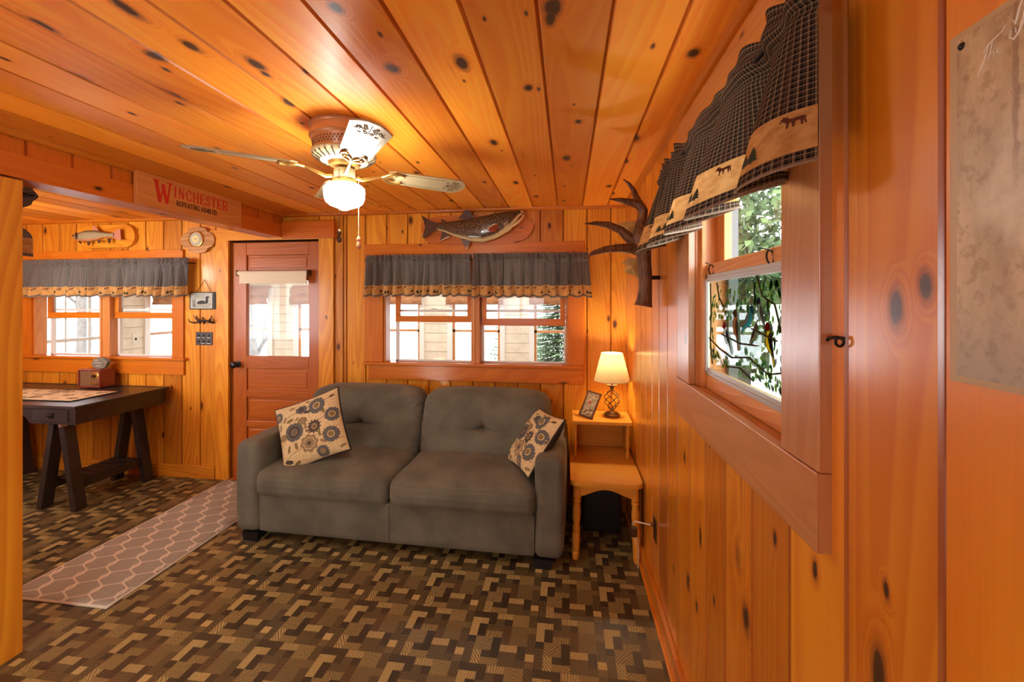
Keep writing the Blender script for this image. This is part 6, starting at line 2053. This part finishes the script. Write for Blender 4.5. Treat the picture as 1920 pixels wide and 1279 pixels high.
def spruce(label, x, y, h, seed, base=-.7):
    r3 = random.Random(seed)
    th = thing('spruce_tree', label, 'tree', (x, y, base), group='spruces beyond the porch')
    mb = MB(); mb.tube([(x, y, base), (x, y, base + h * .5), (x, y, base + h)], [h * .018, h * .010, .01], 8); mb.build('trunk', M['bark'], th)
    mb = MB()
    nb = 62
    for k in range(nb):
        f = k / nb
        z = base + h * (.10 + .88 * f)
        Lb = h * .27 * (1 - f) ** .85 + .10
        for j in range(4):
            a = k * 2.4 + j * 1.57 + r3.random() * .5
            L_ = Lb * r3.uniform(.75, 1.1)
            dx, dy = math.cos(a), math.sin(a)
            p0 = Vector((x, y, z)); 
            for s_ in range(9):
                q = (s_ + .6) / 9
                c_ = p0 + Vector((dx * L_ * q, dy * L_ * q, -.22 * L_ * q + .16 * L_ * q * q))
                w_ = .34 * L_ * (1 - q * .75) + .03
                for sd in (-1, 1):
                    t_ = c_ + Vector((-dy * sd * w_ + dx * w_ * .6, dx * sd * w_ + dy * w_ * .6, -w_ * .30 + r3.uniform(-.02, .02)))
                    wd = Vector((dx, dy, r3.uniform(-.2, .2))) * .045
                    mb.face([c_ - wd * .6, t_, c_ + wd])
                    m_ = (c_ + t_) / 2
                    mb.face([m_ - wd * .8, t_ + wd * 1.6, m_ + wd * .8])
    mb.build('needles', M['needle'], th, kind='stuff')


def baretree(label, x, y, h, seed, lean=.0, r0=.12, name='bare_tree', forks=6):
    r3 = random.Random(seed)
    mb = MB()
    def br(p, d, L, r_, lv):
        pts = [p]; rr_ = [r_]
        for i in range(5):
            d = (d + Vector((r3.uniform(-.12, .12), r3.uniform(-.12, .12), r3.uniform(-.04, .08)))).normalized()
            pts.append(pts[-1] + d * L / 5); rr_.append(r_ * (1 - .13 * (i + 1)))
        mb.tube(pts, rr_, 6, caps=False)
        if lv == 0: return
        for i in range(forks if lv > 2 else 3):
            k = r3.randint(1, 5)
            nd = (d + Vector((r3.uniform(-1, 1), r3.uniform(-1, 1), r3.uniform(-.1, .6)))).normalized()
            br(pts[k], nd, L * r3.uniform(.45, .7), rr_[k] * .5, lv - 1)
    br(Vector((x, y, -.7)), Vector((lean, 0, 1)).normalized(), h, r0, 3)
    o = mb.build(name, M['bark'], None, smooth=60, loc=(x, y, -.7))
    tag(o, label, 'tree')


spruce('green spruce outside, seen in the right sash of the centre window', -.22, 9.6, 3.35, 1)
spruce('green spruce outside at the mullion of the centre window', -1.35, 12.5, 4.1, 2)
baretree('bare leafless tree seen through the door glass', -7.6, 9.5, 4.0, 4, lean=.18, r0=.13)
baretree('straight grey tree trunk seen left in the dining window', -15.2, 9.1, 7, 7, r0=.16)
baretree('leaning grey tree trunk seen beside it in the dining window', -11.3, 8.6, 7, 9, lean=.12, r0=.16)
cn = MB()
cn.grid(lambda u, v: Vector((-8.2 + (u - .5) * 2.2, 9.0 + .32 * math.sin(math.pi * u) ** .6 * math.cos(v * math.pi), -.7 + 1.0 * math.sin(math.pi * u) ** .5 * math.sin(v * math.pi) ** .8)), 24, 12)
o = cn.build('canoe', simple('canoe_blue', srgb(110, 170, 214), .4), None, smooth=70)
tag(o, 'pale blue upturned canoe outside, low in the door glass', 'canoe')


def leafy(label, x, y, h, w, seed):
    r3 = random.Random(seed)
    th = thing('leafy_tree', label, 'tree', (x, y, -.7), group='leafy trees beyond the right window')
    mb = MB(); mb.tube([(x, y, -.7), (x, y, h * .6)], [.16, .08], 8); mb.build('trunk', M['bark'], th)
    mb = MB()
    for k in range(5200):
        a = r3.uniform(0, 6.283); cz = r3.uniform(-1, 1); rr_ = (r3.random() ** .4)
        sx = math.sqrt(max(0, 1 - cz * cz))
        p = Vector((x + w * rr_ * sx * math.cos(a), y + w * rr_ * sx * math.sin(a), h * .56 + h * .52 * cz * rr_ - .3))
        s_ = r3.uniform(.07, .15)
        e1 = Vector((r3.uniform(-1, 1), r3.uniform(-1, 1), r3.uniform(-1, 1))).normalized() * s_
        e2 = e1.orthogonal().normalized() * s_ * .6
        mb.face([p - e1, p - e2, p + e1, p + e2])
    mb.build('leaves', M['leafgreen'], th, kind='stuff')


leafy('leafy green tree left in the right-hand window', 3.7, 9.6, 5.0, 1.9, 1)
leafy('leafy green tree in the middle of the right-hand window', 6.6, 6.0, 5.4, 2.0, 2)
leafy('leafy green tree right in the right-hand window', 11.0, 3.4, 5.2, 2.1, 3)
fn_ = thing('rail_fence', 'white horizontal rail fence outside the right-hand window', 'fence', (4.0, 5, -.7))
for zz in (1.12, 1.30):
    mb = MB(); mb.box(2.95, 3.0, 2.2, 6.6, zz, zz + .10, grain=1); mb.build('rail', M['white'], fn_)
for yy in (2.2, 3.6, 5.0, 6.5):
    mb = MB(); mb.box(2.9, 3.05, yy, yy + .1, -.7, 1.45); mb.build('post', M['white'], fn_)
